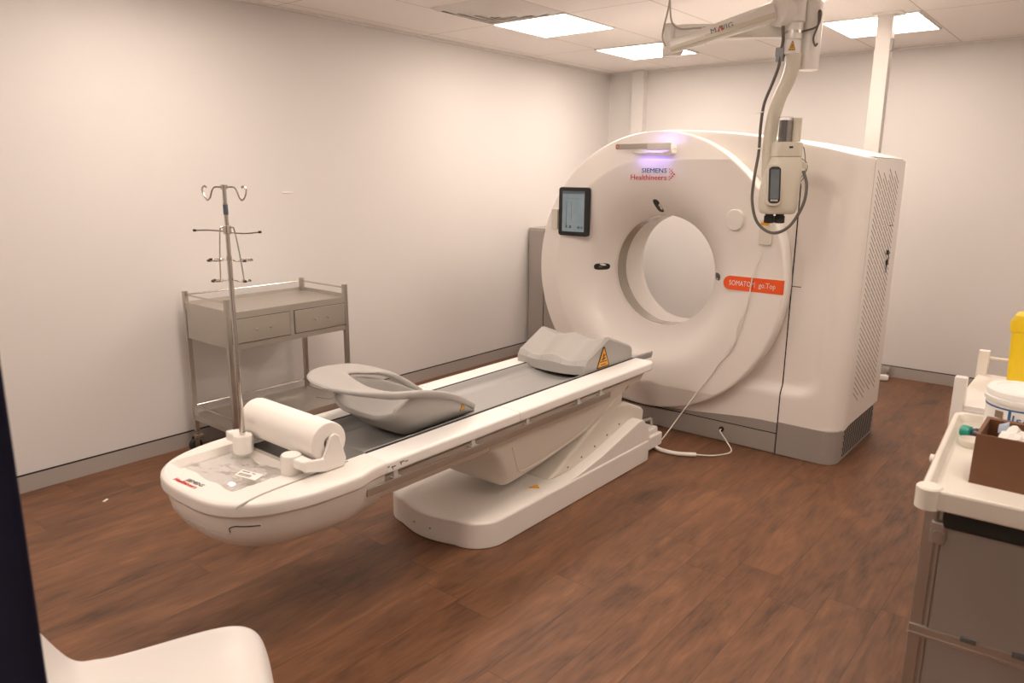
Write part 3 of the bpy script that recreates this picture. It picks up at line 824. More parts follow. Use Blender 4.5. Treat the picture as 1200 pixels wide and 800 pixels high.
def tri_label(parent, c, ux, uy, s, h):
    ux, uy = Vector(ux), Vector(uy); nz = ux.cross(uy).normalized(); c = Vector(c)
    b = MB()
    def P(x, y, l): return c+ux*(x*s)+uy*(y*h)+nz*l
    for pts, l0, l1 in (([(-.5, 0), (.5, 0), (.06, 1), (-.06, 1)], -.001, .0010),):
        b.rows([[P(x, y, l0) for x, y in pts], [P(x, y, l1) for x, y in pts]], True, True, True)
    o = b.build('warning_triangle', 'black', parent)
    b = MB(); pts = [(-.42, .05), (.42, .05), (.02, .92), (-.02, .92)]
    b.rows([[P(x, y, .001) for x, y in pts], [P(x, y, .0016) for x, y in pts]], True, True, True); b.build('label_field', 'yl', o)
    b = MB()
    for pts in ([(-.26, .27), (.27, .27), (.27, .31), (-.26, .31)], [(-.12, .34), (.16, .42), (.14, .48), (-.14, .40)], [(-.08, .42), (-.01, .44), (.02, .68), (-.03, .68)], [(.02, .50), (.14, .60), (.10, .64), (.0, .56)], [(-.2, .12), (.2, .12), (.2, .16), (-.2, .16)]):
        b.rows([[P(x, y, .0015) for x, y in pts], [P(x, y, .0021) for x, y in pts]], True, True, True)
    b.build('pictogram', 'black', o)
    return o
tri_label(HR, (x1+.001, -3.235, .588), (0, 1, 0), (0, .02, 1), .125, .110)

# ------------------------------------------------------------------ arm support (trough with raised bar)
NU, NI = 41, 28
def wall_top(t): return .600+.165*(1-t**2.0)-.045*(1-sstep(0, .22, t))
def sup(i, j):
    t = i/NI; u = j/(NU-1)*2-1; w = abs(u)
    st = 1-sstep(0, .34, t)
    hwid = .198*(1-.30*t**3)*(1-.10*st)
    x = TX+math.copysign(hwid*min(1, w*1.25)**.8, u)
    zb = .558+.105*st**1.6
    zt = wall_top(t)-.012
    z = zb+(zt-zb)*max(0, (w-.30)/.70)**1.7
    y = -4.690+.475*t-.045*(1-w*w)*st+.05*t**4*(1-w*w)
    return Vector((x, y, z))
b = MB(); V = [b.vs([sup(i, j) for j in range(NU)]) for i in range(NI+1)]
for i in range(NI):
    for j in range(NU-1):
        w = abs((j+.5)/(NU-1)*2-1)
        b.face((V[i][j], V[i][j+1], V[i+1][j+1], V[i+1][j]))
AS = b.build('arm_support', 'foam', None, (TX, -4.45, .55), sharp=60, solid=.020, subd=1)
tag(AS, 'grey moulded trough-shaped arm support with raised grip bar lying on tabletop', 'arm support')
b = MB()
bar = [(TX+.150, -4.225, .603), (TX+.175, -4.32, .655), (TX+.192, -4.43, .705), (TX+.198, -4.56, .742), (TX+.195, -4.66, .758), (TX+.165, -4.715, .764), (TX+.06, -4.745, .770), (TX-.08, -4.735, .776), (TX-.20, -4.68, .776), (TX-.235, -4.58, .765), (TX-.215, -4.47, .745), (TX-.195, -4.36, .70), (TX-.16, -4.235, .61)]
P = catmull(bar, 8); rws = []
for i, p in enumerate(P):
    t = (P[min(i+1, len(P)-1)]-P[max(i-1, 0)]).normalized(); sidev = t.cross(Vector((0, 0, 1))).normalized(); upv = sidev.cross(t)
    f = i/(len(P)-1); g = sstep(.40, .62, f)*(1-sstep(.78, .95, f))
    wd = .015+.068*g; th = .015
    row = []
    for k in range(16):
        a = 2*math.pi*k/16
        row.append(p-sidev*g*.025+sidev*wd*math.copysign(abs(math.cos(a))**.8, math.cos(a))+upv*th*math.copysign(abs(math.sin(a))**.8, math.sin(a)))
    rws.append(row)
b.rows(rws, True, True, True); b.build('grip_bar', 'foam', AS, sharp=60)
tri_label(AS, (TX+.179, -4.315, .612), (-.22, 1, 0), (.05, 0, 1), .04, .045)

# ------------------------------------------------------------------ IV pole standing in the table end
PX, PY = TX-.150, -5.135
r = empty('infusion_pole', (PX, PY, ZT), 'slim steel infusion pole with hooks rising from the table end', 'infusion pole')
b = MB(); b.cyl((PX, PY, ZT+.067), (PX, PY, 1.30), .0088, n=20); b.cyl((PX, PY, ZT+.067), (PX, PY, ZT+.17), .0103, n=20); b.build('lower_tube', 'chrome', r)
b = MB(); b.cyl((PX, PY, 1.30), (PX, PY, 1.535), .0070, n=18); b.cyl((PX, PY, 1.525), (PX, PY, 1.54), .0115, n=18); b.build('upper_tube', 'chrome', r)
b = MB(); b.cyl((PX, PY, 1.375), (PX, PY, 1.405), .014, n=18, rnd=.002); COLL = b.build('collar', 'chrome', r)
hv = Vector((.77, .63, 0)); hw_ = Vector((-.63, .77, 0)); O = Vector((PX, PY, 0))
for s in (1, -1):
    b = MB(); d = hv*s
    pts = [O+d*.008+Vector((0, 0, 1.532)), O+d*.032+Vector((0, 0, 1.532)), O+d*.043+Vector((0, 0, 1.518)), O+d*.050+Vector((0, 0, 1.497)), O+d*.060+Vector((0, 0, 1.489)), O+d*.070+Vector((0, 0, 1.503)), O+d*.075+Vector((0, 0, 1.525)), O+d*.067+Vector((0, 0, 1.535)), O+d*.060+Vector((0, 0, 1.530))]
    b.tube(pts, .0028, n=8, sub=6); b.build('bag_hook', 'chrome', r)
for s, zz in ((1, 1.380), (-1, 1.384)):
    b = MB(); d = hv*s; b.tube([O+d*.01+Vector((0, 0, zz)), O+d*.06+Vector((0, 0, zz-.003*s)), O+d*.112+Vector((0, 0, zz+.002))], .0024, n=8); o = b.build('bottle_arm', 'chrome', r)
    b = MB(); b.cyl(O+d*.108+Vector((0, 0, zz+.002)), O+d*.117+Vector((0, 0, zz+.002)), .0042, n=10); b.build('rubber_tip', 'rubber', o)
    # hanging wire with two open rings
    b = MB(); side = hw_*(-s)*.0
    lean = d*(.018 if s < 0 else .028)
    b.tube([O+d*.013+Vector((0, 0, 1.395)), O+d*.020+Vector((0, 0, 1.398)), O+d*.026+Vector((0, 0, 1.38)), O+d*.022+lean*.6+Vector((0, 0, 1.29)), O+d*.018+lean+Vector((0, 0, 1.215))], .0024, n=7)
    for zr, rr, dx in ((1.285, .030, .046), (1.213, .021, .045)):
        c = O+d*dx+Vector((0, 0, zr))
        b.tube([c+(d*math.cos(q)+hw_*math.sin(q))*rr for q in [R(a_) for a_ in range(200, 490, 24)]], .0022, n=7, sub=3)
        b.tube([c-d*rr, O+d*.012+Vector((0, 0, zr+.002))], .0022, n=7)
    o = b.build('bottle_basket', 'chrome', r)
    b = MB()
    for zr, rr, dx in ((1.285, .030, .046), (1.213, .021, .045)):
        c = O+d*dx+Vector((0, 0, zr))
        for q in (R(-60), R(30)):
            p = c+(d*math.cos(q)+hw_*math.sin(q))*rr; tg = (-d*math.sin(q)+hw_*math.cos(q))
            b = MB(); b.cyl(p-tg*.006, p+tg*.006, .0038, n=8); b.build('rubber_sleeve', 'rubber', o)
b = MB(); b.cyl((PX, PY, 1.44), (PX, PY, 1.475), .0084, n=18); b.build('pole_sticker', 'screenln', r)

# ------------------------------------------------------------------ stainless trolley
def trolley():
    xa, xb, ya, yb_ = .105, .535, -4.49, -3.725
    r = empty('instrument_trolley', ((xa+xb)/2, (ya+yb_)/2, 0), 'two-tier stainless steel trolley with two drawers against the left wall', 'trolley')
    w = .0125
    for (x, y) in ((xa, ya), (xb, ya), (xa, yb_), (xb, yb_)):
        b = MB(); b.ab((x-w, y-w, .12), (x+w, y+w, .935), bev=.002); o = b.build('post', 'steel', r)
        b = MB(); b.cyl((x, y, .095), (x, y, .125), .014, n=16); b.box((x, y+.006, .085), (.036, .05, .028), bev=.006); b.cyl((x, y, .07), (x, y, .1), .012, n=12)
        b.box((x-.017, y-.012, .055), (.004, .03, .06), bev=.001); b.box((x+.017, y-.012, .055), (.004, .03, .06), bev=.001)
        c = b.build('castor_fork', 'chrome', o)
        b = MB(); b.lathe([(.010, -.012), (.032, -.012), (.037, -.007), (.037, .007), (.032, .012), (.010, .012)], (x, y-.015, .0375), (1, 0, 0), 24); b.build('castor_wheel', 'rubber', o)
    # top tray
    b = MB(); b.ab((xa-w+.004, ya-w+.004, .842), (xb+w-.004, yb_+w-.004, .856), bev=.002)
    b.ab((xa+w, ya-w+.0015, .835), (xb-w, ya-w+.005, .875)); b.ab((xa+w, yb_+w-.005, .835), (xb-w, yb_+w-.0015, .875)); b.ab((xa-w+.0015, ya+w, .835), (xa-w+.005, yb_-w, .875)); b.ab((xb+w-.004, ya+w, .833), (xb+w-.0015, yb_-w, .862))
    b.build('top_shelf', 'steelsheet', r)
    # gallery rail on three sides
    b = MB(); z = .915
    b.tube([(xb, ya, z), (xa, ya, z)], .005, n=8); b.tube([(xa, ya, z), (xa, yb_, z)], .005, n=8); b.tube([(xa, yb_, z), (xb, yb_, z)], .005, n=8); b.build('gallery_rail', 'chrome', r)
    # drawer cabinet
    b = MB(); b.ab((xa-.006, ya-.004, .672), (xb-.004, yb_+.004, .842)); b.ab((xa, ya-w+.004, .672), (xb-w, ya-.002, .84)); b.ab((xb-w, ya+w, .66), (xb+w-.002, yb_-w, .69)); b.ab((xb-w, ya+w, .826), (xb+w-.002, yb_-w, .842)); ym = (ya+yb_)/2; b.ab((xb-w, ym-.012, .672), (xb+w-.001, ym+.012, .84))
    b.build('drawer_cabinet', 'steelsheet', r)
    for (y0, y1) in ((ya+w+.004, ym-.016), (ym+.016, yb_-w-.004)):
        b = MB(); b.ab((xb-.02, y0, .694), (xb+w+.004, y1, .823), bev=.002); d = b.build('drawer', 'steelsheet', r)
        b = MB(); b.ab((xb-.02, y0-.003, .691), (xb+w-.003, y1+.003, .826)); b.build('drawer_gap', 'gap', d)
        for k in (-.042, .042):
            b = MB(); yy = (y0+y1)/2+k; b.lathe([(.0035, 0), (.0035, .006), (.006, .009), (.0055, .014), (0, .0155)], (xb+w+.004, yy, .758), (1, 0, 0), 12); b.build('knob', 'chrome', d)
    # bottom shelf and rails
    b = MB(); b.ab((xa-w+.004, ya-w+.004, .205), (xb+w-.004, yb_+w-.004, .219), bev=.002); b.ab((xb+w-.004, ya, .19), (xb+w, yb_, .222)); b.ab((xa-w, ya, .19), (xa-w+.004, yb_, .222)); b.ab((xa, ya-w, .19), (xb, ya-w+.004, .222)); b.ab((xa, yb_+w-.004, .19), (xb, yb_+w, .222)); b.build('bottom_shelf', 'steelsheet', r)
    b = MB(); z = .272
    b.tube([(xb, ya, z), (xa, ya, z)], .005, n=8); b.tube([(xa, ya, z), (xa, yb_, z)], .005, n=8); b.tube([(xa, yb_, z), (xb, yb_, z)], .005, n=8); b.build('shelf_rail', 'chrome', r)
    b = MB(); b.box((.40, -3.80, .221), (.10, .05, .004), rot=(0, 0, .3)); b.build('document_clip', 'steelsheet', r)
trolley()

# ------------------------------------------------------------------ grey cabinet behind the scanner and the service pole
r = empty('grey_cabinet', (.33, -.95, 0), 'low grey metal cabinet behind the scanner against the left wall', 'cabinet')
b = MB(); b.ab((.015, -1.27, .0), (.66, -.62, 1.128), bev=.004); b.build('cabinet_body', 'grey', r)
b = MB(); b.ab((.03, -1.284, .06), (.19, -1.268, 1.11), bev=.002); b.build('door', 'grey', r)
b = MB(); b.ab((.2, -1.284, .06), (.65, -1.268, 1.11), bev=.002); b.build('door', 'grey', r)
b = MB(); b.ab((.189, -1.275, .06), (.201, -1.2695, 1.11)); b.build('door_gap', 'gap', r)
r = empty('service_pole', (2.80, -1.38, 0), 'tall white square cable pole rising to the ceiling behind the scanner', 'pole')
b = MB(); b.ab((2.762, -1.40, 0), (2.850, -1.33, HC), bev=.005); b.build('duct', mat('duct_white', (.66, .63, .60), .4, var=.01), r)
b = MB(); b.ab((2.735, -1.425, HC-.012), (2.90, -1.305, HC-.0005), bev=.003); b.build('ceiling_flange', 'frame', r)
b = MB(); b.ab((2.845, -1.40, 2.33), (2.862, -1.36, 2.40), bev=.003); b.build('clip', 'plinth', r)

# ------------------------------------------------------------------ ceiling mounted injector arm
YA = -2.72
r = empty('injector_arm', (2.83, -2.30, HC), 'white jointed ceiling arm carrying the contrast injector', 'ceiling arm')
# column from the ceiling
cxl, cyl_ = 2.795, -2.643
b = MB(); b.cyl((cxl, cyl_, 2.088), (cxl, cyl_, 2.395), .048, n=36, rnd=.006); b.cyl((cxl, cyl_, 2.385), (cxl, cyl_, HC), .036, n=32); b.cyl((cxl, cyl_, 2.40), (cxl, cyl_, 2.418), .0385, n=32); b.build('ceiling_column', 'armw', r)
# extension arm: from the column to the left elbow
ex = Vector((2.045, -2.42, 2.325))
def beam(mb, a, c, w0, h0, w1, h1, n=18, pw=.6):
    a, c = Vector(a), Vector(c); t = (c-a).normalized(); sd = t.cross(Vector((0, 0, 1))).normalized(); up = sd.cross(t)
    rows = []
    for f in [0, .02, .06]+[.1*k for k in range(1, 10)]+[.94, .98, 1.]:
        e = min(1, math.sqrt(min(f, 1-f)/.06+.15)) if min(f, 1-f) < .05 else 1
        w = (w0+(w1-w0)*f)*(.8+.2*e); h = (h0+(h1-h0)*f)*(.8+.2*e)
        rows.append([a+(c-a)*f+sd*w*math.copysign(abs(math.cos(q))**pw, math.cos(q))+up*h*math.copysign(abs(math.sin(q))**pw, math.sin(q)) for q in [2*math.pi*k/n for k in range(n)]])
    mb.rows(rows, True, True, True)
b = MB(); beam(b, (2.20, -2.895, 2.290), (cxl, cyl_, 2.270), .028, .034, .028, .034, pw=.35); b.build('extension_arm', 'armw', r)
el = Vector((1.985, -2.52, 0))
b = MB(); b.lathe([(0, 0), (.031, 0), (.034, .005), (.034, .151), (.031, .156), (0, .156)], (2.180, -2.905, 2.172), (0, 0, 1), 28); b.cyl((2.200, -2.965, 2.205), (2.225, -2.885, 2.205), .034, n=28, rnd=.005); b.build('elbow', 'armw', r)
# spring arm back to the right, rising
A0 = Vector((2.222, -2.972, 2.206)); A1 = Vector((2.665, -2.785, 2.346))
b = MB(); beam(b, A0, A1, .024, .031, .032, .046, pw=.4); SA = b.build('spring_arm', 'armw', r)
b = MB(); beam(b, A0-Vector((0, .0, .012)), A1-Vector((0, 0, .018)), .028, .012, .036, .016, pw=.4)
b.build('arm_under_strip', 'injector', SA)
for f in (.33, ):
    b = MB(); c = A0+(A1-A0)*f; t = (A1-A0).normalized(); sd = t.cross(Vector((0, 0, 1))).normalized(); up = sd.cross(t)
    b.tube([c+(sd*.031*math.cos(q)+up*.044*math.sin(q)) for q in [R(a_) for a_ in range(0, 361, 20)]], .0016, n=6, sub=2); b.build('cable_tie', 'white', SA)
t = (A1-A0).normalized(); sd = t.cross(Vector((0, 0, 1))).normalized(); up = sd.cross(t)
tp = A0+(A1-A0)*.40+sd*.0295-up*.008
LT = text('M  VIG', 'lettering', 'greytext', SA, .105, tp, t, up, height=.024)
b = MB(); tq = tp+t*.030
b.rows([[tq+t*x+up*y+sd*l for x, y in ((0, 0), (.007, 0), (.014, .018), (.021, 0), (.028, 0), (.014, .026))] for l in (.0005, .002)], True, True, True); b.build('lettering', 'red', SA)
# joint head and down tube
HX, HY = 2.738, -2.718
b = MB(); b.lathe([(0, 0), (.050, 0), (.062, .006), (.066, .020), (.066, .070), (.060, .086), (0, .09)], (2.676, -2.80, 2.345), Vector((.35, 1, 0)), 36); b.build('joint', 'armw', r)
b = MB(); b.lathe([(0, .0), (.036, .0), (.040, .004), (.040, .075), (.047, .080), (.047, .18), (.040, .20), (0, .205)], (HX, HY, 2.222), (0, 0, 1), 32); b.build('swivel', 'armw', r)
b = MB(); b.cyl((HX, HY, 2.250), (HX, HY, 2.262), .0412, n=32); b.build('swivel_band', 'steel', r)
b = MB(); b.lathe([(0, 0), (.040, 0), (.044, .004), (.044, .062), (.040, .068), (0, .068)], (HX-.006, HY, 2.155), (0, 0, 1), 32); b.build('bearing', 'bright', r)
b = MB(); b.box((HX-.045, HY-.03, 2.168), (.042, .035, .045), bev=.006); b.box((HX-.045, HY-.03, 2.138), (.036, .03, .03), bev=.006); b.build('cable_clamp', mat('clamp_grey', (.30, .31, .33), .4, var=.04), r)
tri_label(r, (HX+.014, HY-.0435, 2.170), (1, .3, 0), (0, 0, 1), .030, .042)
# curved goose neck tube down to the injector head
neck = [(HX+.010, HY, 2.16), (HX+.006, HY, 2.10), (HX-.012, HY, 2.03), (HX-.045, HY, 1.95), (HX-.068, HY, 1.84), (HX-.074, HY, 1.72), (HX-.070, HY, 1.58)]
b = MB(); b.tube(neck, lambda f: .036-.006*f, n=20, sub=8); b.build('neck_tube', 'injector', r)
r2 = r
# cable along the neck, loop under the head
b = MB(); b.tube([(HX-.012, HY-.055, 2.50), (HX-.030, HY-.055, 2.40), (HX-.037, HY-.05, 2.30), (HX-.030, HY-.05, 2.22), (HX-.040, HY-.038, 2.17), (HX-.045, HY-.04, 2.10), (HX-.075, HY-.03, 2.02), (HX-.108, HY-.025, 1.93), (HX-.118, HY-.02, 1.82), (HX-.118, HY-.02, 1.70), (HX-.118, HY-.05, 1.58), (HX-.116, HY-.06, 1.46), (HX-.08, HY-.06, 1.355), (HX+.0, HY-.06, 1.308), (HX+.08, HY-.055, 1.345), (HX+.135, HY-.05, 1.45), (HX+.140, HY-.04, 1.545), (HX+.112, HY-.02, 1.61)], .0075, n=9); b.build('power_cable', 'cable', r)
b = MB()
for z, x in ((1.895, -.118), (1.72, -.118)): b.box((HX+x, HY-.02, z), (.022, .022, .006), bev=.001)
b.box((HX-.145, HY-.02, 1.892), (.035, .004, .006)); b.build('cable_tie', 'white', r)
# hanging loop cables near the elbow
b = MB(); b.tube([(2.190, -2.960, 2.550), (2.200, -2.960, 2.420), (2.210, -2.950, 2.330), (2.250, -2.940, 2.295), (2.320, -2.930, 2.290), (2.460, -2.900, 2.290)], .0045, n=7); b.tube([(2.210, -2.960, 2.550), (2.200, -2.970, 2.400), (2.180, -2.975, 2.300), (2.180, -2.980, 2.250), (2.210, -3.000, 2.210)], .0045, n=7); b.build('loose_cable', mat('light_grey_cable', (.40, .37, .34), .5, var=.04), r)
ox, oy = cxl-2.823, cyl_+2.62
b = MB(); b.tube([(x+ox, y+oy-.02, z-.045) for x, y, z in [(2.76, -2.672, 2.30), (2.83, -2.675, 2.305), (2.868, -2.65, 2.325), (2.875, -2.64, 2.38), (2.862, -2.63, 2.392), (2.868, -2.645, 2.33), (2.858, -2.665, 2.27), (2.868, -2.66, 2.235), (2.876, -2.655, 2.245)]], .0048, n=7); b.build('loose_cable', 'cable', r)
# injector head: its own thing, held by the arm
r = empty('contrast_injector', (HX, HY, 1.44), 'cream contrast injector head with small screen hanging in front of the scanner', 'injector')
IX, IY = 2.752, -2.755
fv = Vector((.55, -.83, 0)).normalized()
def zm(z): return 1.402+(z-1.452)*1.30
def ipt(a, d, z):           # a: across to the right, d: toward the camera
    return Vector((IX, IY, zm(z)))+Vector((.80, .60, 0)).normalized()*a*.97+Vector((.60, -.80, 0)).normalized()*d
def ishell(sections, n=32, pw=.5):
    rows = []
    for (z, ca, hw, hd, cd) in sections:
        rows.append([ipt(ca+hw*math.copysign(abs(math.cos(q))**pw, math.cos(q)), cd+hd*math.copysign(abs(math.sin(q))**pw, math.sin(q)), z) for q in [2*math.pi*k/n for k in range(n)]])
    return rows
b = MB(); b.rows(ishell([(1.452, -.008, .070, .045, 0), (1.456, -.008, .082, .056, 0), (1.475, -.008, .090, .064, 0), (1.54, -.006, .092, .068, 0), (1.60, .004, .086, .068, 0), (1.64, .012, .076, .062, 0), (1.662, .014, .068, .056, 0), (1.664, .014, .066, .054, 0)]), True, True, True); b.build('housing', 'injector', r, sharp=50)
b = MB(); b.rows(ishell([(1.664, .014, .066, .056, 0), (1.667, .014, .070, .060, 0), (1.712, .014, .070, .060, 0), (1.718, .014, .064, .054, 0)]), True, True, True); o = b.build('top_cap', 'injector', r, sharp=50)
b = MB(); c = ipt(.016, .060, 1.698); b.box(c, (.018, .008, .009), rot=(0, 0, math.atan2(.6, .8)), bev=.002); b.build('release_slot', 'black', o)
b = MB(); c = ipt(.050, 0, 1.715); b.cyl(c, c+Vector((0, 0, .118)), .0270, n=24, rnd=.003); b.build('plunger_tube', 'injector', r)
b = MB(); c = ipt(-.012, 0, 1.755); b.box(c, (.030, .04, .11), rot=(0, 0, math.atan2(.6, .8)), bev=.003); b.build('plunger_block', 'greytext', r)
b = MB(); c = ipt(.012, 0, 1.755); b.box(c, (.022, .045, .11), rot=(0, 0, math.atan2(.6, .8)), bev=.003); b.build('plunger_block', 'plinth', r)
b = MB(); c = ipt(-.005, 0, 1.76); b.box(c, (.062, .06, .128), rot=(0, 0, math.atan2(.6, .8)), bev=.004); b.build('clear_guard', 'clear', r)
b = MB()
for a in (-.045, .008):
    c = ipt(a, .0, 1.452); b.cyl(c, c-Vector((0, 0, .014)), .020, n=20); 
    for k in range(14):
        q = 2*math.pi*k/14; b.cyl(c+Vector((math.cos(q)*.0205, math.sin(q)*.0205, -.010)), c+Vector((math.cos(q)*.0205, math.sin(q)*.0205, -.044)), .0045, n=6)
    b.cyl(c-Vector((0, 0, .008)), c-Vector((0, 0, .046)), .0205, n=20, rnd=.003)
    b.build('plunger_knob', 'rubber', r); b = MB()
b.bm.free()
# screen on the left of the housing
RS = Matrix.Rotation(math.atan2(.6, .8), 3, 'Z') @ Matrix.Rotation(R(-9), 3, 'X')
def flat(mb, w, h, rad, off, t0, t1, c):
    pts = rrect(w, h, rad); rows = [[c+RS @ Vector((x, -l, y)) for x, y in pts] for l in (t0, t1)]
    mb.rows(rows, True, True, True)
c0 = ipt(-.056, .074, 1.560)
b = MB(); flat(b, .068, .200, .022, 0, -.03, .004, c0); o = b.build('screen_mount', 'injector', r, bevel=.003)
b = MB(); flat(b, .056, .176, .018, 0, 0, .008, c0); o = b.build('screen_bezel', 'black', r)
b = MB(); flat(b, .041, .140, .003, 0, .008, .0088, c0+Vector((0, 0, .004))); b.build('screen', 'screengrey', o)
b = MB()
for k in range(4): b.box(c0+RS @ Vector((-.014+k*.009, -.0088, -.074)), (.006, .001, .008), rot=RS)
b.build('screen_icons', 'injector', o)
b = MB(); c = ipt(.06, .02, 1.485); b.tube([ipt(.083, .01, 1.70), ipt(.10, .0, 1.695), ipt(.118, -.01, 1.64), ipt(.12, -.01, 1.60), ipt(.10, -.005, 1.575), ipt(.075, .0, 1.585)], .0022, n=6); b.tube([ipt(.083, .01, 1.66), ipt(.118, 0, 1.645), ipt(.128, -.01, 1.62), ipt(.11, 0, 1.60), ipt(.085, 0, 1.575)], .002, n=6); b.build('sensor_wire', 'cable', r)
b = MB(); b.box(ipt(.105, -.005, 1.635), (.035, .02, .028), rot=(0, .4, .6), bev=.004); b.build('wire_tag', 'injector', r)

# ------------------------------------------------------------------ right foreground cart
KX, KY0, KY1, KZ, KW = 3.792, -4.53, -3.755, .835, .62
r = empty('supply_cart', (KX+KW/2, (KY0+KY1)/2, 0), 'grey panelled medical supply cart with cream tray top in the right foreground', 'cart')
b = MB()
op = rrect(KW, KY1-KY0, .035, n=5, cx=KX+KW/2, cy=(KY0+KY1)/2)
def ins(pts, d, z):
    cx, cy = KX+KW/2, (KY0+KY1)/2; hx, hy = KW/2, (KY1-KY0)/2
    return [(cx+(x-cx)*(hx-d)/hx, cy+(y-cy)*(hy-d)/hy, z) for x, y in pts]
b.rows([ins(op, .02, KZ-.05), ins(op, .004, KZ-.05), ins(op, 0, KZ-.044), ins(op, 0, KZ-.006), ins(op, .004, KZ), ins(op, .013, KZ), ins(op, .018, KZ-.004), ins(op, .026, KZ-.026), ins(op, .036, KZ-.030)], True, True, True)
b.lathe([(.030, 0), (.030, .052), (.026, .056), (0, .056)], (KX+.020, KY0+.020, KZ-.052), (0, 0, 1), 20); b.lathe([(.012, 0), (.012, .012), (0, .014)], (KX-.002, -4.2, KZ-.03), (-1, 0, 0), 12); b.build('tray_top', 'cream', r)
b = MB(); b.ab((KX+.055, KY0+.052, KZ-.115), (KX+KW-.03, KY0+.085, KZ-.050), bev=.01); b.build('bumper', 'rubber', r)
b = MB(); b.ab((KX+.02, KY0+.075, .14), (KX+KW-.02, KY1-.03, KZ-.05)); b.build('carcass', 'panelgrey', r)
for (x, y) in ((KX+.012, KY0+.07), (KX+KW-.04, KY0+.07), (KX+.012, KY1-.055), (KX+KW-.04, KY1-.055)):
    b = MB(); b.ab((x, y, .10), (x+.03, y+.03, KZ-.05), bev=.003); b.ab((x+.036, y, .10), (x+.042, y+.03, KZ-.05), bev=.001); b.build('corner_profile', 'alu', r)
b = MB(); b.ab((KX+.058, KY0+.067, .432), (KX+KW-.05, KY0+.082, KZ-.095), bev=.002); b.build('door', 'panelgrey', r)
b = MB(); b.ab((KX+.058, KY0+.067, .14), (KX+KW-.05, KY0+.082, .40), bev=.002); b.build('door', 'panelgrey', r)
b = MB(); b.ab((KX+.012, KY0+.064, .400), (KX+KW-.03, KY0+.085, .432), bev=.002); b.ab((KX+.012, KY0+.061, .404), (KX+KW-.03, KY0+.066, .410)); b.build('cross_rail', 'alu', r)
b = MB()
for x in (KX+.13, KX+.24, KX+.40): b.ab((x, KY0+.060, .426), (x+.035, KY0+.075, .440), bev=.002)
b.build('hinge', 'greytext', r)
b = MB(); b.ab((KX+.030, KY0+.055, .672), (KX+.066, KY0+.078, .735), bev=.008); b.cyl((KX+.048, KY0+.056, .70), (KX+.048, KY0+.050, .70), .012, n=14); b.build('latch', 'alu', r)
for (x, y) in ((KX+.06, KY0+.12), (KX+KW-.06, KY0+.12), (KX+.06, KY1-.08), (KX+KW-.06, KY1-.08)):
    b = MB(); b.lathe([(.012, -.014), (.044, -.014), (.05, -.008), (.05, .008), (.044, .014), (.012, .014)], (x, y, .05), (1, 0, 0), 24); b.box((x, y, .10), (.044, .06, .05), bev=.008); b.build('castor', 'rubber', r)
r.rotation_euler.z = R(3.6); r.location.x -= .015; r.location.y += .014
ZK = KZ-.030
# wipes tub
r = empty('wipes_tub', (3.936, -3.865, ZK), 'round white wipes tub with blue printed label on the cart tray', 'tub')
WX, WY = 3.936, -3.865
b = MB(); b.lathe([(0, 0), (.085, 0), (.089, .004), (.090, .125), (.088, .13), (0, .13)], (WX, WY, ZK), (0, 0, 1), 48); b.build('tub', 'bright', r)
b = MB(); b.lathe([(0, .0), (.093, 0), (.096, .004), (.096, .016), (.092, .019), (.094, .021), (.093, .036), (.088, .041), (.070, .042), (.067, .038), (.0, .039)], (WX, WY, ZK+.122), (0, 0, 1), 48); b.build('lid', 'bright', r)
b = MB(); b.lathe([(.0903, .108), (.0912, .1085), (.0912, .1125), (.0903, .113)], (WX, WY, ZK), (0, 0, 1), 48, cap=False)
def tubarc(a0, a1, z0, z1, rr=.0912, n=8):
    rows = [[(WX+(rr+l)*math.cos(R(a0+(a1-a0)*k/n)), WY+(rr+l)*math.sin(R(a0+(a1-a0)*k/n)), z) for k in range(n+1)] for z, l in ((ZK+z0, 0), (ZK+z1, 0))]
    b.rows(rows, False)
tubarc(-104, -99, .02, .108)
b.build('label_band', 'blue', r)
b = MB(); tubarc(-128, -112, .080, .102); b.build('label_print', mat('label_brown', (.22, .15, .10), .5, var=.05), r)
# curved lettering
cu = text('Isop', 'lettering', 'blue', r, .070, (0, 0, 0), (1, 0, 0), (0, 0, 1), height=.036)
for v in cu.data.vertices:
    w_ = v.co+Vector(r.location); a = R(-96)+w_.x/.0915; rad = .0915-w_.y
    v.co = Vector((WX+rad*math.cos(a), WY+rad*math.sin(a), ZK+.062+w_.z))-Vector(r.location)
# brown tissue box
r = empty('tissue_box', (4.0, -4.26, ZK), 'open brown cardboard box with crumpled white tissue on the cart tray', 'tissue box')
b = MB()
bx0, bx1, by0, by1, bh = 3.880, 4.13, -4.335, -4.185, .135
b.rows([[(bx0, by0, ZK), (bx1, by0, ZK), (bx1, by1, ZK), (bx0, by1, ZK)], [(bx0+.002, by0, ZK+bh), (bx1, by0, ZK+bh), (bx1, by1, ZK+bh+.004), (bx0+.006, by1, ZK+bh+.01)], [(bx0+.010, by0+.008, ZK+bh-.001), (bx1-.008, by0+.008, ZK+bh), (bx1-.008, by1-.008, ZK+bh), (bx0+.014, by1-.008, ZK+bh+.006)], [(bx0+.012, by0+.010, ZK+bh-.05), (bx1-.01, by0+.01, ZK+bh-.05), (bx1-.01, by1-.01, ZK+bh-.05), (bx0+.012, by1-.01, ZK+bh-.05)]], True, True, True)
bo = b.build('carton', 'brown', r, sharp=30)
b = MB(); rows = []
for i in range(9):
    row = []
    for j in range(9):
        u, v = i/8-.5, j/8-.5
        row.append((3.962+u*.070+.01*noise.noise(Vector((u*6, v*6, 2))), -4.262+v*.06, ZK+bh-.018+.035*math.exp(-(u*u+v*v)*9)+.018*noise.noise(Vector((u*5, v*5, 7)))))
    rows.append(row)
b.rows(rows, False); b.build('tissue', 'paper', r, solid=.002, sharp=25)
b = MB(); rows = []
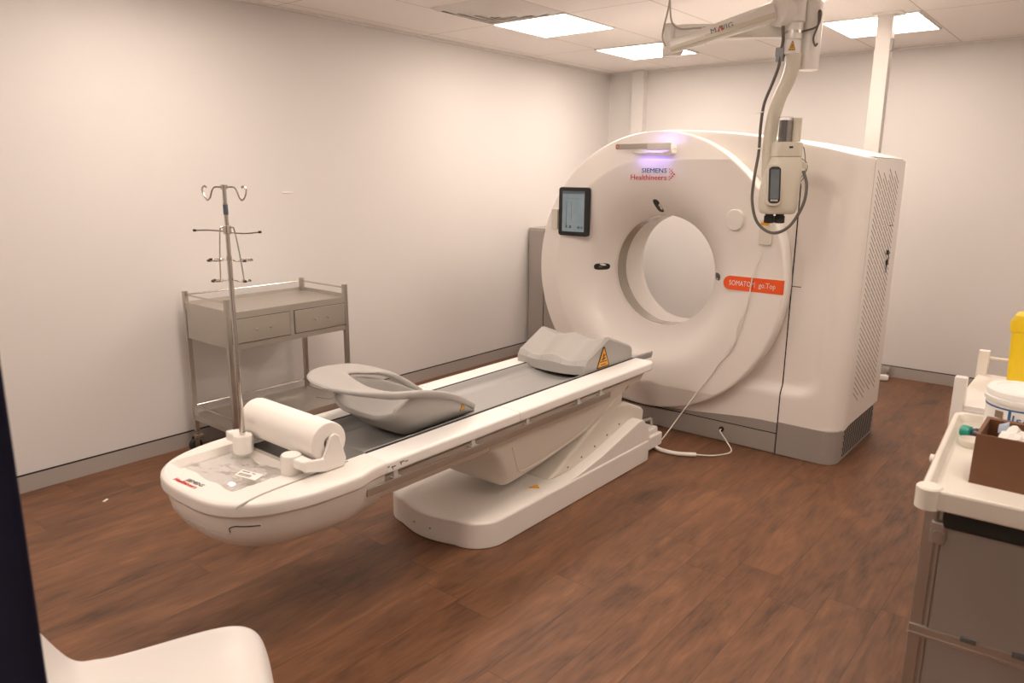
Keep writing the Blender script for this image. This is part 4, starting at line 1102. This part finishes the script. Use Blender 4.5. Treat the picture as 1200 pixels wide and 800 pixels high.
for i in range(5):
    rows.append([(3.918+.011*j+.0*i, -4.225+.006*i+.004*noise.noise(Vector((i, j, 3.))), ZK+bh-.02+.02*math.sin(i*.8)+.006*j) for j in range(3)])
b.rows(rows, False); b.build('wrapper', mat('pale_blue_wrapper', (.35, .42, .52), .35, var=.1), r, solid=.0015)
# teal capped bottle lying down, little dish
r = empty('bottle', (3.85, -3.95, ZK), 'small dark bottle with teal cap lying on the cart tray', 'bottle')
bd = Vector((.95, -.30, 0)).normalized(); B0 = Vector((3.802, -3.935, ZK+.019))
b = MB(); b.lathe([(0, 0), (.016, .0), (.018, .003), (.018, .026), (.013, .030), (0, .03)], B0, bd, 22); b.build('cap', 'teal', r)
b = MB(); b.lathe([(0, .028), (.012, .028), (.017, .036), (.018, .042), (.018, .088), (.014, .094), (0, .095)], B0, bd, 22); b.build('vial', mat('dark_bottle_label', (.016, .014, .035), .3, var=.3, vscale=60), r)
b = MB(); b.lathe([(0, .004), (.026, .004), (.030, .012), (.033, .022), (.035, .022), (.033, .006), (.028, 0), (0, 0)], (3.842, -4.02, ZK), (0, 0, 1), 28); tag(b.build('small_dish', 'cream', None, (3.842, -4.02, ZK)), 'small cream round dish beside the teal-capped bottle', 'dish')

# white rack behind the cart with yellow bin
r = empty('white_trolley', (4.0, -3.13, 0), 'white metal shelf trolley with posts and rail behind the supply cart', 'trolley')
XA, XB, YA_, YB_ = 3.715, 4.30, -3.40, -2.84
for (x, y) in ((XA, YA_), (XB, YA_), (XA, YB_), (XB, YB_)):
    b = MB(); b.ab((x-.02, y-.02, .06), (x+.02, y+.02, .868), bev=.003); o = b.build('post', 'white', r)
    b = MB(); b.lathe([(.008, -.01), (.026, -.01), (.030, -.005), (.030, .005), (.026, .01), (.008, .01)], (x, y, .03), (1, 0, 0), 18); b.box((x, y, .062), (.03, .04, .02), bev=.004); b.build('castor', 'rubber', o)
for z, nm in ((.765, 'upper_shelf'), (.30, 'lower_shelf')):
    b = MB(); b.ab((XA-.012, YA_-.012, z-.02), (XB+.012, YB_+.012, z), bev=.003); b.ab((XA, YA_-.015, z-.07), (XB, YA_, z-.015)); b.ab((XA-.015, YA_, z-.07), (XA, YB_, z-.015)); b.build(nm, 'white', r)
b = MB(); b.tube([(XA, YB_, .838), (XB, YB_, .838)], .007, n=10); b.tube([(XB, YB_, .838), (XB, YA_, .838)], .007, n=10); b.build('rail', 'white', r)
r = empty('sharps_bin', (3.93, -2.945, .765), 'yellow plastic sharps bin standing on the white trolley', 'bin')
SX, SY = 3.930, -2.945
def taper(pts, k, z): return [(SX+(x)*k, SY+(y)*k, z) for x, y in pts]
rp = rrect(.24, .14, .02)
b = MB(); b.rows([taper(rp, .90, .766), taper(rp, .92, .772), taper(rp, 1.0, 1.0), taper(rp, 1.0, 1.005)], True, True, True); b.build('container', 'yellow', r)
b = MB(); b.rows([taper(rp, 1.02, .990), taper(rp, 1.06, .993), taper(rp, 1.06, 1.030), taper(rp, .96, 1.055), taper(rp, .7, 1.065)], True, True, True); b.build('lid', 'yellow', r)

# ------------------------------------------------------------------ white shell chair in the foreground, curtain
CHX, CHY = 2.608, -5.945
r = empty('shell_chair', (CHX, CHY, 0), 'white moulded plastic shell chair at the bottom left corner', 'chair')
b = MB(); rows = []
# profile along the seat: from front lip to the top of the back; x forward is +x
prof = [(.29, .405), (.275, .437), (.245, .452), (.19, .452), (.11, .446), (.02, .438), (-.06, .434), (-.12, .442), (-.175, .470), (-.215, .530), (-.255, .62), (-.272, .71), (-.288, .80), (-.295, .835)]
P = catmull([(x, 0, z) for x, z in prof], 3)
for i, p in enumerate(P):
    f = i/(len(P)-1)
    hw = .235-.02*sstep(.35, 0, f)-.045*sstep(.62, 1, f)
    if f < .08: hw -= .09*(1-f/.08)**2
    if f > .93: hw -= .07*((f-.93)/.07)**2
    row = []
    for j in range(25):
        v = j/12-1
        lift = .030*abs(v)**3*(1-sstep(.0, .25, .25-f))
        arm = .045*sstep(.45, .62, f)*abs(v)**2.5
        row.append((CHX+p.x+arm, CHY+hw*v, p.z+lift*(1-sstep(.5, .65, f))-.018))
    rows.append(row)
b.rows(rows, False); b.build('seat_shell', 'chairw', r, solid=.012, subd=1, sharp=70)
for sx, sy in ((1, 1), (1, -1), (-1, 1), (-1, -1)):
    b = MB(); b.tube([(CHX+sx*.11, CHY+sy*.12, .407), (CHX+sx*.17, CHY+sy*.18, .20), (CHX+sx*.215, CHY+sy*.215, .0)], .013, n=12); b.build('leg', 'steel', r)
b = MB()
for s in (1, -1): b.tube([(CHX+.11*s, CHY-.12, .404), (CHX-.11*s, CHY+.12, .404)], .009, n=8)
b.build('brace', 'steel', r)
r.rotation_euler.z = R(63.4)

# curtain at the left edge, near the camera
def curtain():
    b = MB(); rows = []
    p0 = Vector((3.045, -6.212)); dirv = Vector((-.30, -.95)).normalized(); nrm = Vector((dirv.y, -dirv.x))
    for i in range(90):
        s = i/89
        d = s*.42
        off = .030*math.sin(d*42+1.5)*min(1,.25+d*3)+.012*math.sin(d*17+1)
        row = []
        for z in (.03, .5, 1.0, 1.5, 2.0, 2.44):
            k = off*(1.0-.25*(z/2.5)); q = p0+dirv*d+nrm*k
            row.append((q.x, q.y, z))
        rows.append(row)
    b.rows(rows, False); o = b.build('curtain', 'navy', None, (p0.x, p0.y, 0), solid=.003, sharp=0)
    tag(o, 'dark navy fabric curtain edge hanging at the far left of the photo', 'curtain')
    a = p0-dirv*.02; c = p0+dirv*.46
    b = MB(); b.tube([(a.x, a.y, 2.475), (c.x, c.y, 2.475)], .012, n=10); o2 = b.build('track', 'alu', o)
    b = MB()
    for f in (.05, .5, .95): b.cyl((a.x+(c.x-a.x)*f, a.y+(c.y-a.y)*f, 2.475), (a.x+(c.x-a.x)*f, a.y+(c.y-a.y)*f, HC), .008, n=10)
    b.build('track_bracket', 'alu', o)
    b = MB()
    for f in range(9):
        q = p0+dirv*(.03+f*.045); b.tube([(q.x, q.y, 2.43), (q.x, q.y, 2.47)], .003, n=6)
    b.build('curtain_hook', 'alu', o)
curtain()

# ------------------------------------------------------------------ small things
b = MB(); b.box((.42, -5.14, .004), (.012, .03, .005), rot=(0, 0, .6), bev=.001); tag(b.build('paper_scrap', 'paper', None, (.42, -5.14, 0)), 'tiny white paper scrap on the floor near the left wall', 'scrap')
r = empty('power_plug', (2.775, -.17, 0), 'white plug and cable end on the floor behind the scanner side', 'plug')
b = MB(); b.box((2.775, -.18, .026), (.075, .045, .045), rot=(0, 0, .4), bev=.012); b.build('plug_body', 'bright', r)
b = MB(); b.tube([(2.745, -.19, .03), (2.68, -.28, .016), (2.64, -.5, .010), (2.62, -.9, .010)], .008, n=8); b.build('plug_cable', 'cordw', r)
b = MB(); b.box((2.765, -.045, .062), (.05, .05, .04), bev=.006); b.tube([(2.765, -.05, .05), (2.77, -.08, .02), (2.78, -.16, .028)], .006, n=8); b.build('socket_adapter', 'grey', r)
b = MB(); b.box((.003, -3.72, 1.462), (.004, .075, .010), bev=.001); tag(b.build('wall_tape', 'bright', None, (.003, -3.72, 1.46)), 'small strip of white tape on the left wall above the trolley', 'tape')

# ------------------------------------------------------------------ lights
def area(loc, rot, sx, sy, e, col):
    d = bpy.data.lights.new('lamp', 'AREA'); d.shape = 'RECTANGLE'; d.size = sx; d.size_y = sy; d.energy = e; d.color = col
    o = bpy.data.objects.new('ring_glow_lamp', d); COL.objects.link(o); o.location = loc; o.rotation_euler = rot; return o
area((1.945, YF-.050, 1.776), (R(180-32), 0, 0), .12, .035, .20, (.36, .25, 1.))
area((1.87, YF-.050, 1.698), (R(28), 0, 0), .20, .03, .15, (.36, .25, 1.))
area((1.88, YF-.012, 1.733), (R(20), 0, 0), .17, .015, .06, (.36, .25, 1.))
w = bpy.data.worlds.new('world'); SC.world = w; w.use_nodes = True
w.node_tree.nodes['Background'].inputs['Color'].default_value = (1, .9, .8, 1); w.node_tree.nodes['Background'].inputs['Strength'].default_value = .0

# ------------------------------------------------------------------ camera
yaw, pitch, roll = -0.6850996580529203, 0.22054530160216124, 0.008461429422166234
F = Vector((math.sin(yaw)*math.cos(pitch), math.cos(yaw)*math.cos(pitch), -math.sin(pitch)))
Rt = Vector((math.cos(yaw), -math.sin(yaw), 0)); U = Rt.cross(F)
R2 = Rt*math.cos(roll)+U*math.sin(roll); U2 = -Rt*math.sin(roll)+U*math.cos(roll)
cam = bpy.data.cameras.new('camera'); co = bpy.data.objects.new('camera', cam); COL.objects.link(co)
mtx = Matrix((R2, U2, -F)).transposed().to_4x4(); mtx.translation = Vector((4.103386, -6.500986, 1.58)); co.matrix_world = mtx
cam.sensor_width = 36; cam.lens = 36*869.718/1200; cam.clip_start = .05
cam.dof.use_dof = True; cam.dof.focus_distance = 4.4; cam.dof.aperture_fstop = 4.5
SC.camera = co
SC.view_settings.view_transform = 'Standard'; SC.view_settings.look = 'None'; SC.view_settings.gamma = 1; SC.view_settings.use_curve_mapping = False
SC.view_settings.exposure = 0.0
SC.cycles.use_denoising = True
SC.cycles.max_bounces = 8; SC.cycles.diffuse_bounces = 5; SC.cycles.glossy_bounces = 4; SC.cycles.sample_clamp_indirect = 6
